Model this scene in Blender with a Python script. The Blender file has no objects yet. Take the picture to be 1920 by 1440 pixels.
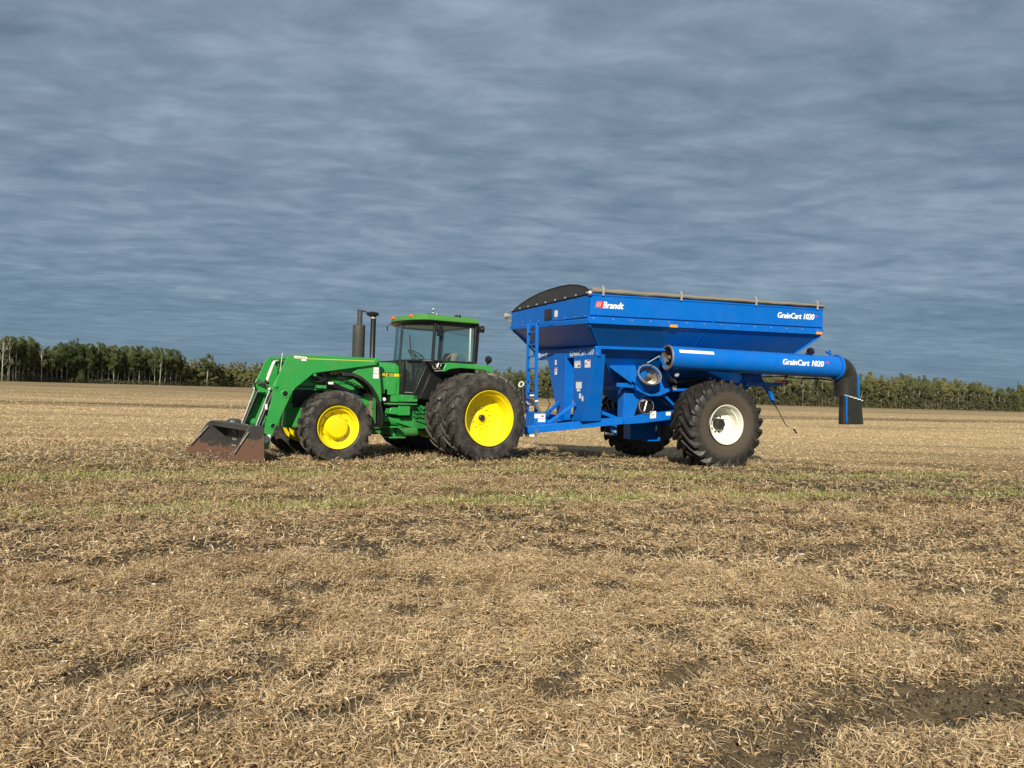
import bpy, bmesh, math, random
import numpy as np
from mathutils import Vector, Matrix

sc = bpy.context.scene
col = sc.collection
R = math.radians
PI = math.pi
rnd = random.Random(7)

# ------------------------------------------------------------------ camera
CAM_H, PITCH, ROLL = 1.388, 0.0121, 0.0307
cam_data = bpy.data.cameras.new('camera')
cam_data.sensor_width = 36.0
cam_data.lens = 36.0 * 1442.0 / 1920.0
cam_data.clip_start = 0.1
cam_data.clip_end = 20000
cam = bpy.data.objects.new('camera', cam_data)
col.objects.link(cam)
_cp, _sp, _cr, _sr = math.cos(PITCH), math.sin(PITCH), math.cos(ROLL), math.sin(ROLL)
_f = Vector((0, _cp, _sp)); _u = Vector((0, -_sp, _cp)); _r = Vector((1, 0, 0))
_r2 = _r * _cr + _u * _sr; _u2 = _u * _cr - _r * _sr
M = Matrix((_r2, _u2, -_f)).transposed().to_4x4()
M.translation = Vector((0, 0, CAM_H))
cam.matrix_world = M
sc.camera = cam

# ------------------------------------------------------------------ light
SUN_EL, SUN_OFF = R(30.0), R(7.0)          # sun low behind the photographer, a touch to the left
sdir = Vector((-math.sin(SUN_OFF) * math.cos(SUN_EL), -math.cos(SUN_OFF) * math.cos(SUN_EL), math.sin(SUN_EL)))
sun_d = bpy.data.lights.new('sun', 'SUN')
sun_d.energy = 5.0
sun_d.angle = R(0.6)
sun_d.color = (1.0, 0.92, 0.77)
sun = bpy.data.objects.new('sun', sun_d)
col.objects.link(sun)
sun.rotation_euler = sdir.to_track_quat('Z', 'Y').to_euler()

world = bpy.data.worlds.new('World')
sc.world = world
world.use_nodes = True
wn, wl = world.node_tree.nodes, world.node_tree.links
wn.clear()


class NT:
    """tiny helper for node trees"""
    def __init__(s, tree):
        s.t = tree; s.n = tree.nodes; s.l = tree.links

    def new(s, typ, **k):
        nd = s.n.new(typ)
        for a, v in k.items():
            if a == 'ins':
                for i, val in v.items():
                    s.put(nd.inputs[i], val)
            else:
                setattr(nd, a, v)
        return nd

    def put(s, sock, val):
        if isinstance(val, bpy.types.NodeSocket):
            s.l.new(val, sock)
        else:
            if isinstance(val, (tuple, list)) and sock.type == 'RGBA' and len(val) == 3:
                val = (*val, 1)
            sock.default_value = val

    def math(s, op, a, b=0.0, c=0.0, clamp=False):
        nd = s.new('ShaderNodeMath', operation=op, use_clamp=clamp)
        s.put(nd.inputs[0], a); s.put(nd.inputs[1], b)
        if op in ('MULTIPLY_ADD', 'SMOOTH_MIN', 'WRAP', 'COMPARE'):
            s.put(nd.inputs[2], c)
        return nd.outputs[0]

    def vmath(s, op, a, b=(0, 0, 0)):
        nd = s.new('ShaderNodeVectorMath', operation=op)
        s.put(nd.inputs[0], a); s.put(nd.inputs[1], b)
        return nd.outputs['Value'] if op == 'DOT_PRODUCT' else nd.outputs[0]

    def noise(s, vec, scale, detail=3.0, rough=0.55, dist=0.0, out='Fac'):
        nd = s.new('ShaderNodeTexNoise')
        if vec is not None:
            s.put(nd.inputs['Vector'], vec)
        s.put(nd.inputs['Scale'], scale); s.put(nd.inputs['Detail'], detail)
        s.put(nd.inputs['Roughness'], rough); s.put(nd.inputs['Distortion'], dist)
        return nd.outputs[out]

    def ramp(s, fac, stops, interp='LINEAR'):
        nd = s.new('ShaderNodeValToRGB')
        nd.color_ramp.interpolation = interp
        el = nd.color_ramp.elements
        while len(el) < len(stops):
            el.new(0.5)
        for e, (p, c) in zip(el, stops):
            e.position = p
            e.color = (*c, 1) if isinstance(c, (tuple, list)) else (c, c, c, 1)
        s.put(nd.inputs[0], fac)
        return nd.outputs[0]

    def mix(s, fac, a, b, mode='MIX'):
        nd = s.new('ShaderNodeMix', data_type='RGBA', blend_type=mode)
        s.put(nd.inputs[0], fac); s.put(nd.inputs[6], a); s.put(nd.inputs[7], b)
        return nd.outputs[2]

    def maprange(s, v, a, b, c=0.0, d=1.0, smooth=True):
        nd = s.new('ShaderNodeMapRange', interpolation_type='SMOOTHSTEP' if smooth else 'LINEAR')
        for i, x in enumerate((v, a, b, c, d)):
            s.put(nd.inputs[i], x)
        return nd.outputs[0]


W = NT(world.node_tree)
sky = W.new('ShaderNodeTexSky', sky_type='NISHITA')
sky.sun_disc = False
sky.sun_elevation = SUN_EL
sky.sun_rotation = PI + SUN_OFF
sky.altitude = 600
sky.dust_density = 1.0
tc = W.new('ShaderNodeTexCoord')
d = W.vmath('NORMALIZE', tc.outputs['Generated'])
sx = W.new('ShaderNodeSeparateXYZ', ins={0: d})
zz = W.math('ADD', W.math('MAXIMUM', sx.outputs[2], 0.0), 0.075)
px = W.math('DIVIDE', sx.outputs[0], zz)
py = W.math('DIVIDE', sx.outputs[1], zz)
pos = W.new('ShaderNodeCombineXYZ', ins={0: px, 1: py, 2: 0.0}).outputs[0]
mp = W.new('ShaderNodeMapping', ins={'Vector': pos, 'Rotation': (0, 0, R(-7)), 'Scale': (0.75, 1.0, 1.0)}).outputs[0]
n1 = W.noise(mp, 4.8, 7.0, 0.60, 0.5)
n2 = W.noise(mp, 0.8, 4.0, 0.55, 0.3)
mp2 = W.new('ShaderNodeMapping', ins={'Vector': pos, 'Rotation': (0, 0, R(-16)), 'Scale': (1.0, 1.9, 1.0)}).outputs[0]
n3 = W.noise(mp2, 3.2, 6.0, 0.58, 0.4)
cl = W.math('ADD', W.math('MULTIPLY', n1, 0.32), W.math('ADD', W.math('MULTIPLY', n2, 0.36), W.math('MULTIPLY', n3, 0.32)))
el = sx.outputs[2]
dark = W.ramp(el, [(0.0, (0.092, 0.165, 0.235)), (0.10, (0.094, 0.158, 0.225)), (0.25, (0.108, 0.164, 0.228)), (0.45, (0.126, 0.172, 0.236))])
light = W.ramp(el, [(0.0, (0.135, 0.222, 0.30)), (0.10, (0.215, 0.292, 0.375)), (0.25, (0.275, 0.348, 0.435)), (0.45, (0.285, 0.345, 0.435))])
cf = W.ramp(cl, [(0.37, 0.0), (0.50, 0.40), (0.64, 1.0)])
cloud = W.mix(cf, dark, light)
cloud10 = W.mix(1.0, cloud, (10, 10, 10), 'MULTIPLY')
cloud10.node.clamp_result = False
thin = W.math('MULTIPLY', W.maprange(n2, 0.62, 0.8), 0.06)
skymix = W.mix(W.math('ADD', thin, 0.03), cloud10, sky.outputs[0])
bg = W.new('ShaderNodeBackground', ins={'Color': skymix, 'Strength': 0.1})
wo = W.new('ShaderNodeOutputWorld')
wl.new(bg.outputs[0], wo.inputs[0])

sc.view_settings.view_transform = 'Standard'
sc.view_settings.look = 'None'
sc.view_settings.exposure = 0.28
sc.view_settings.gamma = 1.0
sc.render.engine = 'CYCLES'
sc.cycles.max_bounces = 6
sc.cycles.diffuse_bounces = 2
sc.cycles.transparent_max_bounces = 12


# ------------------------------------------------------------------ materials
def new_mat(name):
    m = bpy.data.materials.new(name)
    m.use_nodes = True
    m.node_tree.nodes.clear()
    N = NT(m.node_tree)
    out = N.new('ShaderNodeOutputMaterial')
    return m, N, out


def geom(N):
    return N.new('ShaderNodeNewGeometry')


def objco(N):
    return N.new('ShaderNodeTexCoord').outputs['Object']


def mat_paint(name, base, rough=0.32, dust=(0.30, 0.26, 0.19), dustamt=0.22, var=0.06, coat=0.25, metal=0.0, spec=0.5):
    m, N, out = new_mat(name)
    oc = objco(N)
    n = N.noise(oc, 3.0, 6.0, 0.65)
    n2 = N.noise(oc, 22.0, 4.0, 0.7)
    f = N.math('MULTIPLY', N.maprange(N.math('ADD', N.math('MULTIPLY', n, 0.6), N.math('MULTIPLY', n2, 0.4)), 0.42, 0.72), dustamt)
    g = geom(N)
    up = N.new('ShaderNodeSeparateXYZ', ins={0: g.outputs['Normal']}).outputs[2]
    stk = N.new('ShaderNodeMapping', ins={'Vector': oc, 'Scale': (9.0, 9.0, 0.8)}).outputs[0]
    f = N.math('ADD', f, N.math('MULTIPLY', N.maprange(N.noise(stk, 1.0, 5.0, 0.7), 0.52, 0.75), dustamt * 0.8))
    f = N.math('ADD', f, N.math('MULTIPLY', N.maprange(up, 0.5, 1.0), dustamt * 0.8), clamp=True)
    b2 = tuple(max(0, c * (1 - var * 3)) for c in base)
    c0 = N.mix(N.noise(oc, 1.1, 2.0), b2, tuple(c * (1 + var) for c in base))
    c = N.mix(f, c0, dust)
    r = N.math('ADD', rough, N.math('MULTIPLY', f, 0.8), clamp=True)
    bump = N.new('ShaderNodeBump', ins={'Strength': 0.05, 'Distance': 0.01, 'Height': N.noise(oc, 5.0, 3.0)})
    p = N.new('ShaderNodeBsdfPrincipled', ins={'Base Color': c, 'Roughness': r, 'Metallic': metal, 'Specular IOR Level': spec, 'Coat Weight': coat,
                                             'Coat Roughness': 0.15, 'Normal': bump.outputs[0]})
    N.l.new(p.outputs[0], out.inputs[0])
    return m


def mat_plain(name, base, rough=0.6, metal=0.0, var=0.25, scale=20.0, bump=0.1, second=None, thr=(0.45, 0.7), emit=None):
    m, N, out = new_mat(name)
    oc = objco(N)
    n = N.noise(oc, scale, 5.0, 0.65)
    c = N.mix(n, tuple(x * (1 - var) for x in base), tuple(min(1, x * (1 + var)) for x in base))
    if second:
        c = N.mix(N.maprange(N.noise(oc, scale * 0.35, 6.0, 0.7), thr[0], thr[1]), c, second)
    b = N.new('ShaderNodeBump', ins={'Strength': bump, 'Distance': 0.01, 'Height': n})
    p = N.new('ShaderNodeBsdfPrincipled', ins={'Base Color': c, 'Roughness': rough, 'Metallic': metal, 'Normal': b.outputs[0]})
    N.l.new(p.outputs[0], out.inputs[0])
    return m


def mat_rubber(name, base, dirt, amt=0.5, lo=0.40, hi=0.66):
    m, N, out = new_mat(name)
    oc = objco(N)
    n = N.noise(oc, 5.0, 6.0, 0.7)
    n2 = N.noise(oc, 60.0, 3.0, 0.6)
    f = N.math('MULTIPLY', N.maprange(N.math('ADD', N.math('MULTIPLY', n, 0.7), N.math('MULTIPLY', n2, 0.3)), lo, hi), amt)
    c = N.mix(f, base, dirt)
    b = N.new('ShaderNodeBump', ins={'Strength': 0.25, 'Distance': 0.01, 'Height': n2})
    p = N.new('ShaderNodeBsdfPrincipled', ins={'Base Color': c, 'Roughness': N.math('ADD', 0.42, N.math('MULTIPLY', f, 0.7)), 'Normal': b.outputs[0]})
    N.l.new(p.outputs[0], out.inputs[0])
    return m


MT = {}
MT['green'] = mat_paint('green_paint', (0.026, 0.31, 0.058), 0.30, dustamt=0.14)
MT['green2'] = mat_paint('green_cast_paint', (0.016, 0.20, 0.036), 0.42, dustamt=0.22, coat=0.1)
MT['roofgreen'] = mat_paint('faded_green_paint', (0.055, 0.24, 0.030), 0.38, dustamt=0.12)
MT['yellow'] = mat_paint('yellow_paint', (0.86, 0.70, 0.001), 0.33, dustamt=0.14, var=0.03)
MT['blue'] = mat_paint('blue_paint', (0.0005, 0.135, 0.55), 0.30, dustamt=0.045, var=0.07, coat=0.0, spec=0.22)
MT['cream'] = mat_paint('cream_paint', (0.80, 0.79, 0.68), 0.35, dustamt=0.12, var=0.02)
MT['white'] = mat_plain('white_decal', (0.80, 0.80, 0.78), 0.5, var=0.04, bump=0)
MT['red'] = mat_plain('red_decal', (0.62, 0.03, 0.05), 0.45, var=0.05, bump=0)
MT['grey'] = mat_plain('grey_ink', (0.13, 0.13, 0.14), 0.5, var=0.1, bump=0)
MT['stripe'] = mat_plain('pale_yellow_stripe', (0.60, 0.62, 0.09), 0.45, var=0.05, bump=0)
MT['ink'] = mat_plain('yellow_ink', (0.75, 0.58, 0.03), 0.45, var=0.05, bump=0)
MT['amber'] = mat_plain('amber_lens', (0.85, 0.33, 0.02), 0.25, var=0.1, bump=0)
MT['orange'] = mat_plain('orange_lens', (0.78, 0.13, 0.01), 0.25, var=0.1, bump=0)
MT['rubber'] = mat_rubber('tyre_rubber', (0.020, 0.020, 0.021), (0.095, 0.080, 0.060), 0.8)
MT['rubber2'] = mat_rubber('dusty_tyre_rubber', (0.018, 0.017, 0.016), (0.070, 0.058, 0.043), 0.5)


def mat_sidewall():
    m, N, out = new_mat('brown_dust_sidewall')
    oc = objco(N)
    xz = N.new('ShaderNodeSeparateXYZ', ins={0: oc})
    r = N.math('SQRT', N.math('ADD', N.math('POWER', xz.outputs[0], 2.0), N.math('POWER', xz.outputs[2], 2.0)))
    n = N.noise(oc, 6.0, 5.0, 0.7)
    f = N.maprange(N.math('ADD', r, N.math('MULTIPLY', N.math('SUBTRACT', n, 0.5), 0.20)), 0.74, 0.56)
    f = N.math('MULTIPLY', f, N.maprange(n, 0.25, 0.6, 0.65, 1.0))
    c = N.mix(f, N.mix(n, (0.016, 0.016, 0.016), (0.040, 0.036, 0.030)), (0.068, 0.053, 0.037))
    b = N.new('ShaderNodeBump', ins={'Strength': 0.2, 'Distance': 0.01, 'Height': N.noise(oc, 60.0, 3.0)})
    p = N.new('ShaderNodeBsdfPrincipled', ins={'Base Color': c, 'Roughness': N.math('ADD', 0.45, N.math('MULTIPLY', f, 0.5)), 'Normal': b.outputs[0]})
    N.l.new(p.outputs[0], out.inputs[0])
    return m


MT['sidewall'] = mat_sidewall()
MT['black'] = mat_plain('black_paint', (0.011, 0.011, 0.012), 0.35, var=0.3)
MT['hose'] = mat_plain('hose_rubber', (0.02, 0.02, 0.02), 0.45, var=0.3)
MT['tarp'] = mat_plain('black_tarp', (0.035, 0.036, 0.035), 0.55, var=0.35, scale=3.0, bump=0.4)
MT['rolltarp'] = mat_plain('tan_rolled_tarp', (0.20, 0.185, 0.15), 0.75, var=0.25, scale=4.0, bump=0.5)
MT['steel'] = mat_plain('galvanised_steel', (0.55, 0.54, 0.51), 0.4, metal=0.6, var=0.2)
MT['ring'] = mat_plain('weathered_flange', (0.26, 0.26, 0.26), 0.45, metal=0.5, var=0.3)
MT['chrome'] = mat_plain('chrome_rod', (0.50, 0.50, 0.50), 0.30, metal=0.7, var=0.05)
MT['worn'] = mat_plain('worn_steel', (0.30, 0.27, 0.23), 0.42, metal=0.7, var=0.4, second=(0.16, 0.07, 0.03), thr=(0.5, 0.7))
MT['bright'] = mat_plain('polished_flighting', (0.20, 0.165, 0.12), 0.4, metal=0.5, var=0.3)
MT['muffler'] = mat_plain('sooty_steel', (0.055, 0.053, 0.05), 0.6, metal=0.2, var=0.4, scale=7.0, second=(0.16, 0.13, 0.09), thr=(0.55, 0.75))
MT['int'] = mat_plain('cab_interior', (0.035, 0.036, 0.034), 0.8, var=0.3)
MT['seat'] = mat_plain('seat_cloth', (0.26, 0.21, 0.16), 0.9, var=0.2, scale=12)
MT['plastic'] = mat_plain('black_plastic', (0.018, 0.019, 0.018), 0.33, var=0.3, scale=8.0, second=(0.055, 0.050, 0.036), thr=(0.48, 0.78))
MT['tan'] = mat_plain('tan_dirty_plastic', (0.20, 0.155, 0.10), 0.8, var=0.3)
MT['hole_shade'] = mat_plain('painted_hole_shade', (0.004, 0.005, 0.004), 0.9, var=0.2)  # near-black colour standing in for the shade inside a tube end
MT['hub'] = mat_plain('black_hub', (0.025, 0.024, 0.023), 0.5, var=0.5)
MT['bolt'] = mat_plain('dull_bolt', (0.10, 0.09, 0.06), 0.5, metal=0.4)


def mat_bucket():
    m, N, out = new_mat('rusty_bucket_steel')
    oc = objco(N)
    xyz = N.new('ShaderNodeSeparateXYZ', ins={0: oc})
    z = xyz.outputs[2]
    n = N.noise(oc, 5.0, 6.0, 0.7, 0.4)
    outer = N.math('GREATER_THAN', N.math('ABSOLUTE', xyz.outputs[1]), 1.112)
    lip = N.maprange(xyz.outputs[0], 4.55, 4.85)
    lvl = N.math('ADD', 0.17, N.math('ADD', N.math('MULTIPLY', outer, 0.22), N.math('MULTIPLY', lip, 0.10)))
    zz_ = N.math('ADD', z, N.math('MULTIPLY', N.math('SUBTRACT', n, 0.5), -0.8))
    f = N.maprange(N.math('SUBTRACT', zz_, lvl), 0.06, -0.02)
    rust = N.mix(N.noise(oc, 18.0, 5.0, 0.7), (0.075, 0.036, 0.022), (0.21, 0.115, 0.072))
    blk = N.mix(N.noise(oc, 9.0, 6.0, 0.75), (0.018, 0.019, 0.018), (0.075, 0.078, 0.070))
    c = N.mix(f, blk, rust)
    bmp = N.new('ShaderNodeBump', ins={'Strength': 0.3, 'Distance': 0.01, 'Height': N.noise(oc, 40.0, 4.0)})
    p = N.new('ShaderNodeBsdfPrincipled', ins={'Base Color': c, 'Roughness': N.math('ADD', 0.38, N.math('MULTIPLY', f, 0.4)), 'Metallic': 0.1, 'Normal': bmp.outputs[0]})
    N.l.new(p.outputs[0], out.inputs[0])
    return m


MT['bucket'] = mat_bucket()


def mat_glass():
    m, N, out = new_mat('tinted_cab_glass')
    tr = N.new('ShaderNodeBsdfTransparent', ins={'Color': (0.87, 0.94, 0.93)})
    gl = N.new('ShaderNodeBsdfGlossy', ins={'Color': (0.9, 1, 1), 'Roughness': 0.03})
    df = N.new('ShaderNodeBsdfDiffuse', ins={'Color': (0.30, 0.36, 0.35)})
    lw = N.new('ShaderNodeLayerWeight', ins={'Blend': 0.15})
    mx = N.new('ShaderNodeMixShader', ins={0: N.math('ADD', N.math('MULTIPLY', lw.outputs['Fresnel'], 0.5), 0.01), 1: tr.outputs[0], 2: gl.outputs[0]})
    mx2 = N.new('ShaderNodeMixShader', ins={0: 0.035, 1: mx.outputs[0], 2: df.outputs[0]})
    N.l.new(mx2.outputs[0], out.inputs[0])
    return m


MT['glass'] = mat_glass()

ROW = R(22.5)                                 # heading of the swaths in the field


def residue_band(N):
    """0 = brown crop residue, 1 = pale golden stubble; depends on where in the field"""
    g = geom(N)
    P = g.outputs['Position']
    v = N.vmath('DOT_PRODUCT', P, (-math.sin(ROW), math.cos(ROW), 0.0))
    v = N.math('ADD', v, N.math('MULTIPLY', N.math('SUBTRACT', N.noise(P, 0.06, 2.0), 0.5), 5.0))
    wob = N.new('ShaderNodeMapping', ins={'Vector': P, 'Rotation': (0, 0, -ROW), 'Scale': (0.05, 0.55, 1.0)}).outputs[0]
    st = N.noise(wob, 1.0, 4.0, 0.6)
    wob2 = N.new('ShaderNodeMapping', ins={'Vector': P, 'Rotation': (0, 0, -ROW), 'Scale': (0.03, 1.4, 1.0)}).outputs[0]
    st = N.math('ADD', N.math('MULTIPLY', st, 0.6), N.math('MULTIPLY', N.noise(wob2, 1.0, 3.0, 0.6), 0.4))
    base = N.ramp(N.math('DIVIDE', v, 200.0), [(0.0, 0.75), (0.018, 0.60), (0.032, 0.22), (0.045, 0.10), (0.064, 0.10), (0.075, 0.30), (0.092, 0.72), (0.19, 0.84), (0.205, 0.55),
                                               (0.22, 0.78), (0.275, 0.78), (0.285, 0.30), (0.33, 0.36), (0.345, 0.66), (0.46, 0.60), (0.48, 0.42), (0.70, 0.45), (0.73, 0.65), (0.76, 0.34)])
    k = N.math('ADD', base, N.math('MULTIPLY', N.math('SUBTRACT', st, 0.5), 2.6), clamp=True)
    return P, v, k, st


def mat_ground():
    m, N, out = new_mat('stubble_field_soil')
    P, v, k, st = residue_band(N)
    wob = N.new('ShaderNodeMapping', ins={'Vector': P, 'Rotation': (0, 0, -ROW), 'Scale': (0.5, 1.6, 1.0)}).outputs[0]
    fib = N.noise(P, 60.0, 4.0, 0.75, 1.5)
    fib2 = N.noise(P, 9.0, 5.0, 0.75, 0.8)
    lump = N.noise(wob, 1.2, 5.0, 0.65)
    soil = N.mix(N.noise(P, 2.0, 5.0, 0.7), (0.042, 0.033, 0.024), (0.105, 0.082, 0.057))
    brown = N.mix(fib, (0.14, 0.098, 0.05), (0.36, 0.26, 0.13))
    gold = N.mix(fib, (0.42, 0.30, 0.15), (0.80, 0.60, 0.32))
    lit = N.mix(k, brown, gold)
    cover = N.maprange(N.math('ADD', N.math('MULTIPLY', fib2, 0.55), N.math('ADD', N.math('MULTIPLY', lump, 0.3), N.math('MULTIPLY', k, 0.30))), 0.40, 0.60)
    dist = N.math('SQRT', N.vmath('DOT_PRODUCT', P, P))
    cover = N.math('MULTIPLY', cover, N.maprange(dist, 6.0, 24.0, 0.30, 1.0))
    c = N.mix(cover, soil, lit)
    # sparse green regrowth, olive further out
    dv1 = N.math('ABSOLUTE', N.math('SUBTRACT', v, 9.6))
    dv2 = N.math('ABSOLUTE', N.math('SUBTRACT', v, 12.2))
    gr = N.math('MAXIMUM', N.maprange(dv1, 1.1, 0.1), N.maprange(dv2, 1.2, 0.1))
    gr = N.math('MULTIPLY', gr, N.math('MULTIPLY', N.maprange(N.noise(P, 2.5, 4.0, 0.7), 0.42, 0.62), 0.25))
    c = N.mix(gr, c, (0.20, 0.20, 0.07))
    b1 = N.new('ShaderNodeBump', ins={'Strength': 0.9, 'Distance': 0.02, 'Height': fib})
    b2 = N.new('ShaderNodeBump', ins={'Strength': 0.8, 'Distance': 0.10, 'Height': fib2, 'Normal': b1.outputs[0]})
    p = N.new('ShaderNodeBsdfPrincipled', ins={'Base Color': c, 'Roughness': 0.95, 'Normal': b2.outputs[0], 'Specular IOR Level': 0.15})
    N.l.new(p.outputs[0], out.inputs[0])
    return m


def mat_straw(name, brown, gold, dark, green=None):
    m, N, out = new_mat(name)
    P, v, k, st = residue_band(N)
    ri = geom(N).outputs['Random Per Island']
    patch = N.noise(P, 1.6, 4.0, 0.7)
    dist = N.math('SQRT', N.vmath('DOT_PRODUCT', P, P))
    near = N.maprange(dist, 12.0, 30.0, 1.0, 0.25)
    c = N.mix(N.math('ADD', N.math('MULTIPLY', k, 0.85), N.math('MULTIPLY', N.maprange(patch, 0.42, 0.60), 0.40), clamp=True), brown, gold)
    c = N.mix(N.maprange(ri, 0.55, 0.0, 0.0, 0.75, False), c, dark)
    c = N.mix(N.math('MULTIPLY', near, N.maprange(ri, 0.80, 1.0, 0.0, 0.85, False)), c, (0.86, 0.74, 0.52))
    if green:
        c = N.mix(N.maprange(N.math('ADD', ri, N.math('MULTIPLY', patch, 0.6)), 0.65, 1.25), green, c)
    df = N.new('ShaderNodeBsdfDiffuse', ins={'Color': c})
    tl = N.new('ShaderNodeBsdfTranslucent', ins={'Color': c})
    gl = N.new('ShaderNodeBsdfGlossy', ins={'Color': (0.9, 0.85, 0.75), 'Roughness': 0.45})
    mx = N.new('ShaderNodeMixShader', ins={0: 0.2, 1: df.outputs[0], 2: tl.outputs[0]})
    mx2 = N.new('ShaderNodeMixShader', ins={0: 0.04, 1: mx.outputs[0], 2: gl.outputs[0]})
    N.l.new(mx2.outputs[0], out.inputs[0])
    return m


def mat_leaf(name, stops, spread=1.0):
    m, N, out = new_mat(name)
    oi = N.new('ShaderNodeObjectInfo')
    g = geom(N)
    t = N.math('ADD', N.math('MULTIPLY', oi.outputs['Random'], 0.62), N.math('MULTIPLY', g.outputs['Random Per Island'], 0.38 * spread))
    t = N.math('ADD', N.math('MULTIPLY', t, 0.7), N.math('MULTIPLY', N.maprange(N.noise(g.outputs['Position'], 0.08, 3.0), 0.3, 0.7), 0.3))
    c = N.ramp(t, stops)
    df = N.new('ShaderNodeBsdfDiffuse', ins={'Color': c})
    tl = N.new('ShaderNodeBsdfTranslucent', ins={'Color': c})
    mx = N.new('ShaderNodeMixShader', ins={0: 0.45, 1: df.outputs[0], 2: tl.outputs[0]})
    N.l.new(mx.outputs[0], out.inputs[0])
    return m


MT['ground'] = mat_ground()
MT['straw'] = mat_straw('dry_crop_residue', (0.48, 0.325, 0.17), (0.84, 0.63, 0.37), (0.11, 0.075, 0.043))
MT['litter'] = mat_straw('curled_brown_litter', (0.36, 0.215, 0.095), (0.58, 0.41, 0.22), (0.10, 0.062, 0.033))
MT['sprout'] = mat_straw('green_regrowth', (0.30, 0.27, 0.11), (0.36, 0.34, 0.15), (0.17, 0.17, 0.06), green=(0.29, 0.33, 0.08))


def mat_clod():
    m, N, out = new_mat('soil_clod')
    ri = geom(N).outputs['Random Per Island']
    c = N.ramp(ri, [(0.0, (0.035, 0.028, 0.020)), (0.6, (0.085, 0.067, 0.047)), (0.985, (0.15, 0.12, 0.085)), (0.995, (0.50, 0.46, 0.38))])
    p = N.new('ShaderNodeBsdfPrincipled', ins={'Base Color': c, 'Roughness': 0.95, 'Specular IOR Level': 0.1})
    N.l.new(p.outputs[0], out.inputs[0])
    return m


MT['clod'] = mat_clod()
MT['leaf_dark'] = mat_leaf('dark_green_leaves', [(0.1, (0.090, 0.120, 0.052)), (0.5, (0.155, 0.188, 0.080)), (0.9, (0.27, 0.29, 0.13))])
MT['leaf_olive'] = mat_leaf('olive_autumn_leaves', [(0.1, (0.085, 0.105, 0.045)), (0.4, (0.17, 0.185, 0.08)), (0.7, (0.27, 0.265, 0.115)), (1.0, (0.42, 0.37, 0.17))])
MT['leaf_pale'] = mat_leaf('yellow_green_leaves', [(0.1, (0.14, 0.16, 0.07)), (0.4, (0.24, 0.26, 0.11)), (0.7, (0.34, 0.33, 0.15)), (1.0, (0.48, 0.42, 0.20))])
MT['leaf_brush'] = mat_leaf('brown_green_brush', [(0.1, (0.078, 0.082, 0.048)), (0.5, (0.145, 0.148, 0.082)), (0.9, (0.24, 0.23, 0.125))])
MT['bark'] = mat_plain('pale_aspen_bark', (0.33, 0.32, 0.27), 0.9, var=0.35, scale=1.5)
MT['darkbark'] = mat_plain('grey_brown_bark', (0.10, 0.085, 0.065), 0.9, var=0.35, scale=1.5)
MT['white_bark'] = mat_plain('white_birch_bark', (0.40, 0.39, 0.36), 0.9, var=0.2, scale=1.5)


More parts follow.
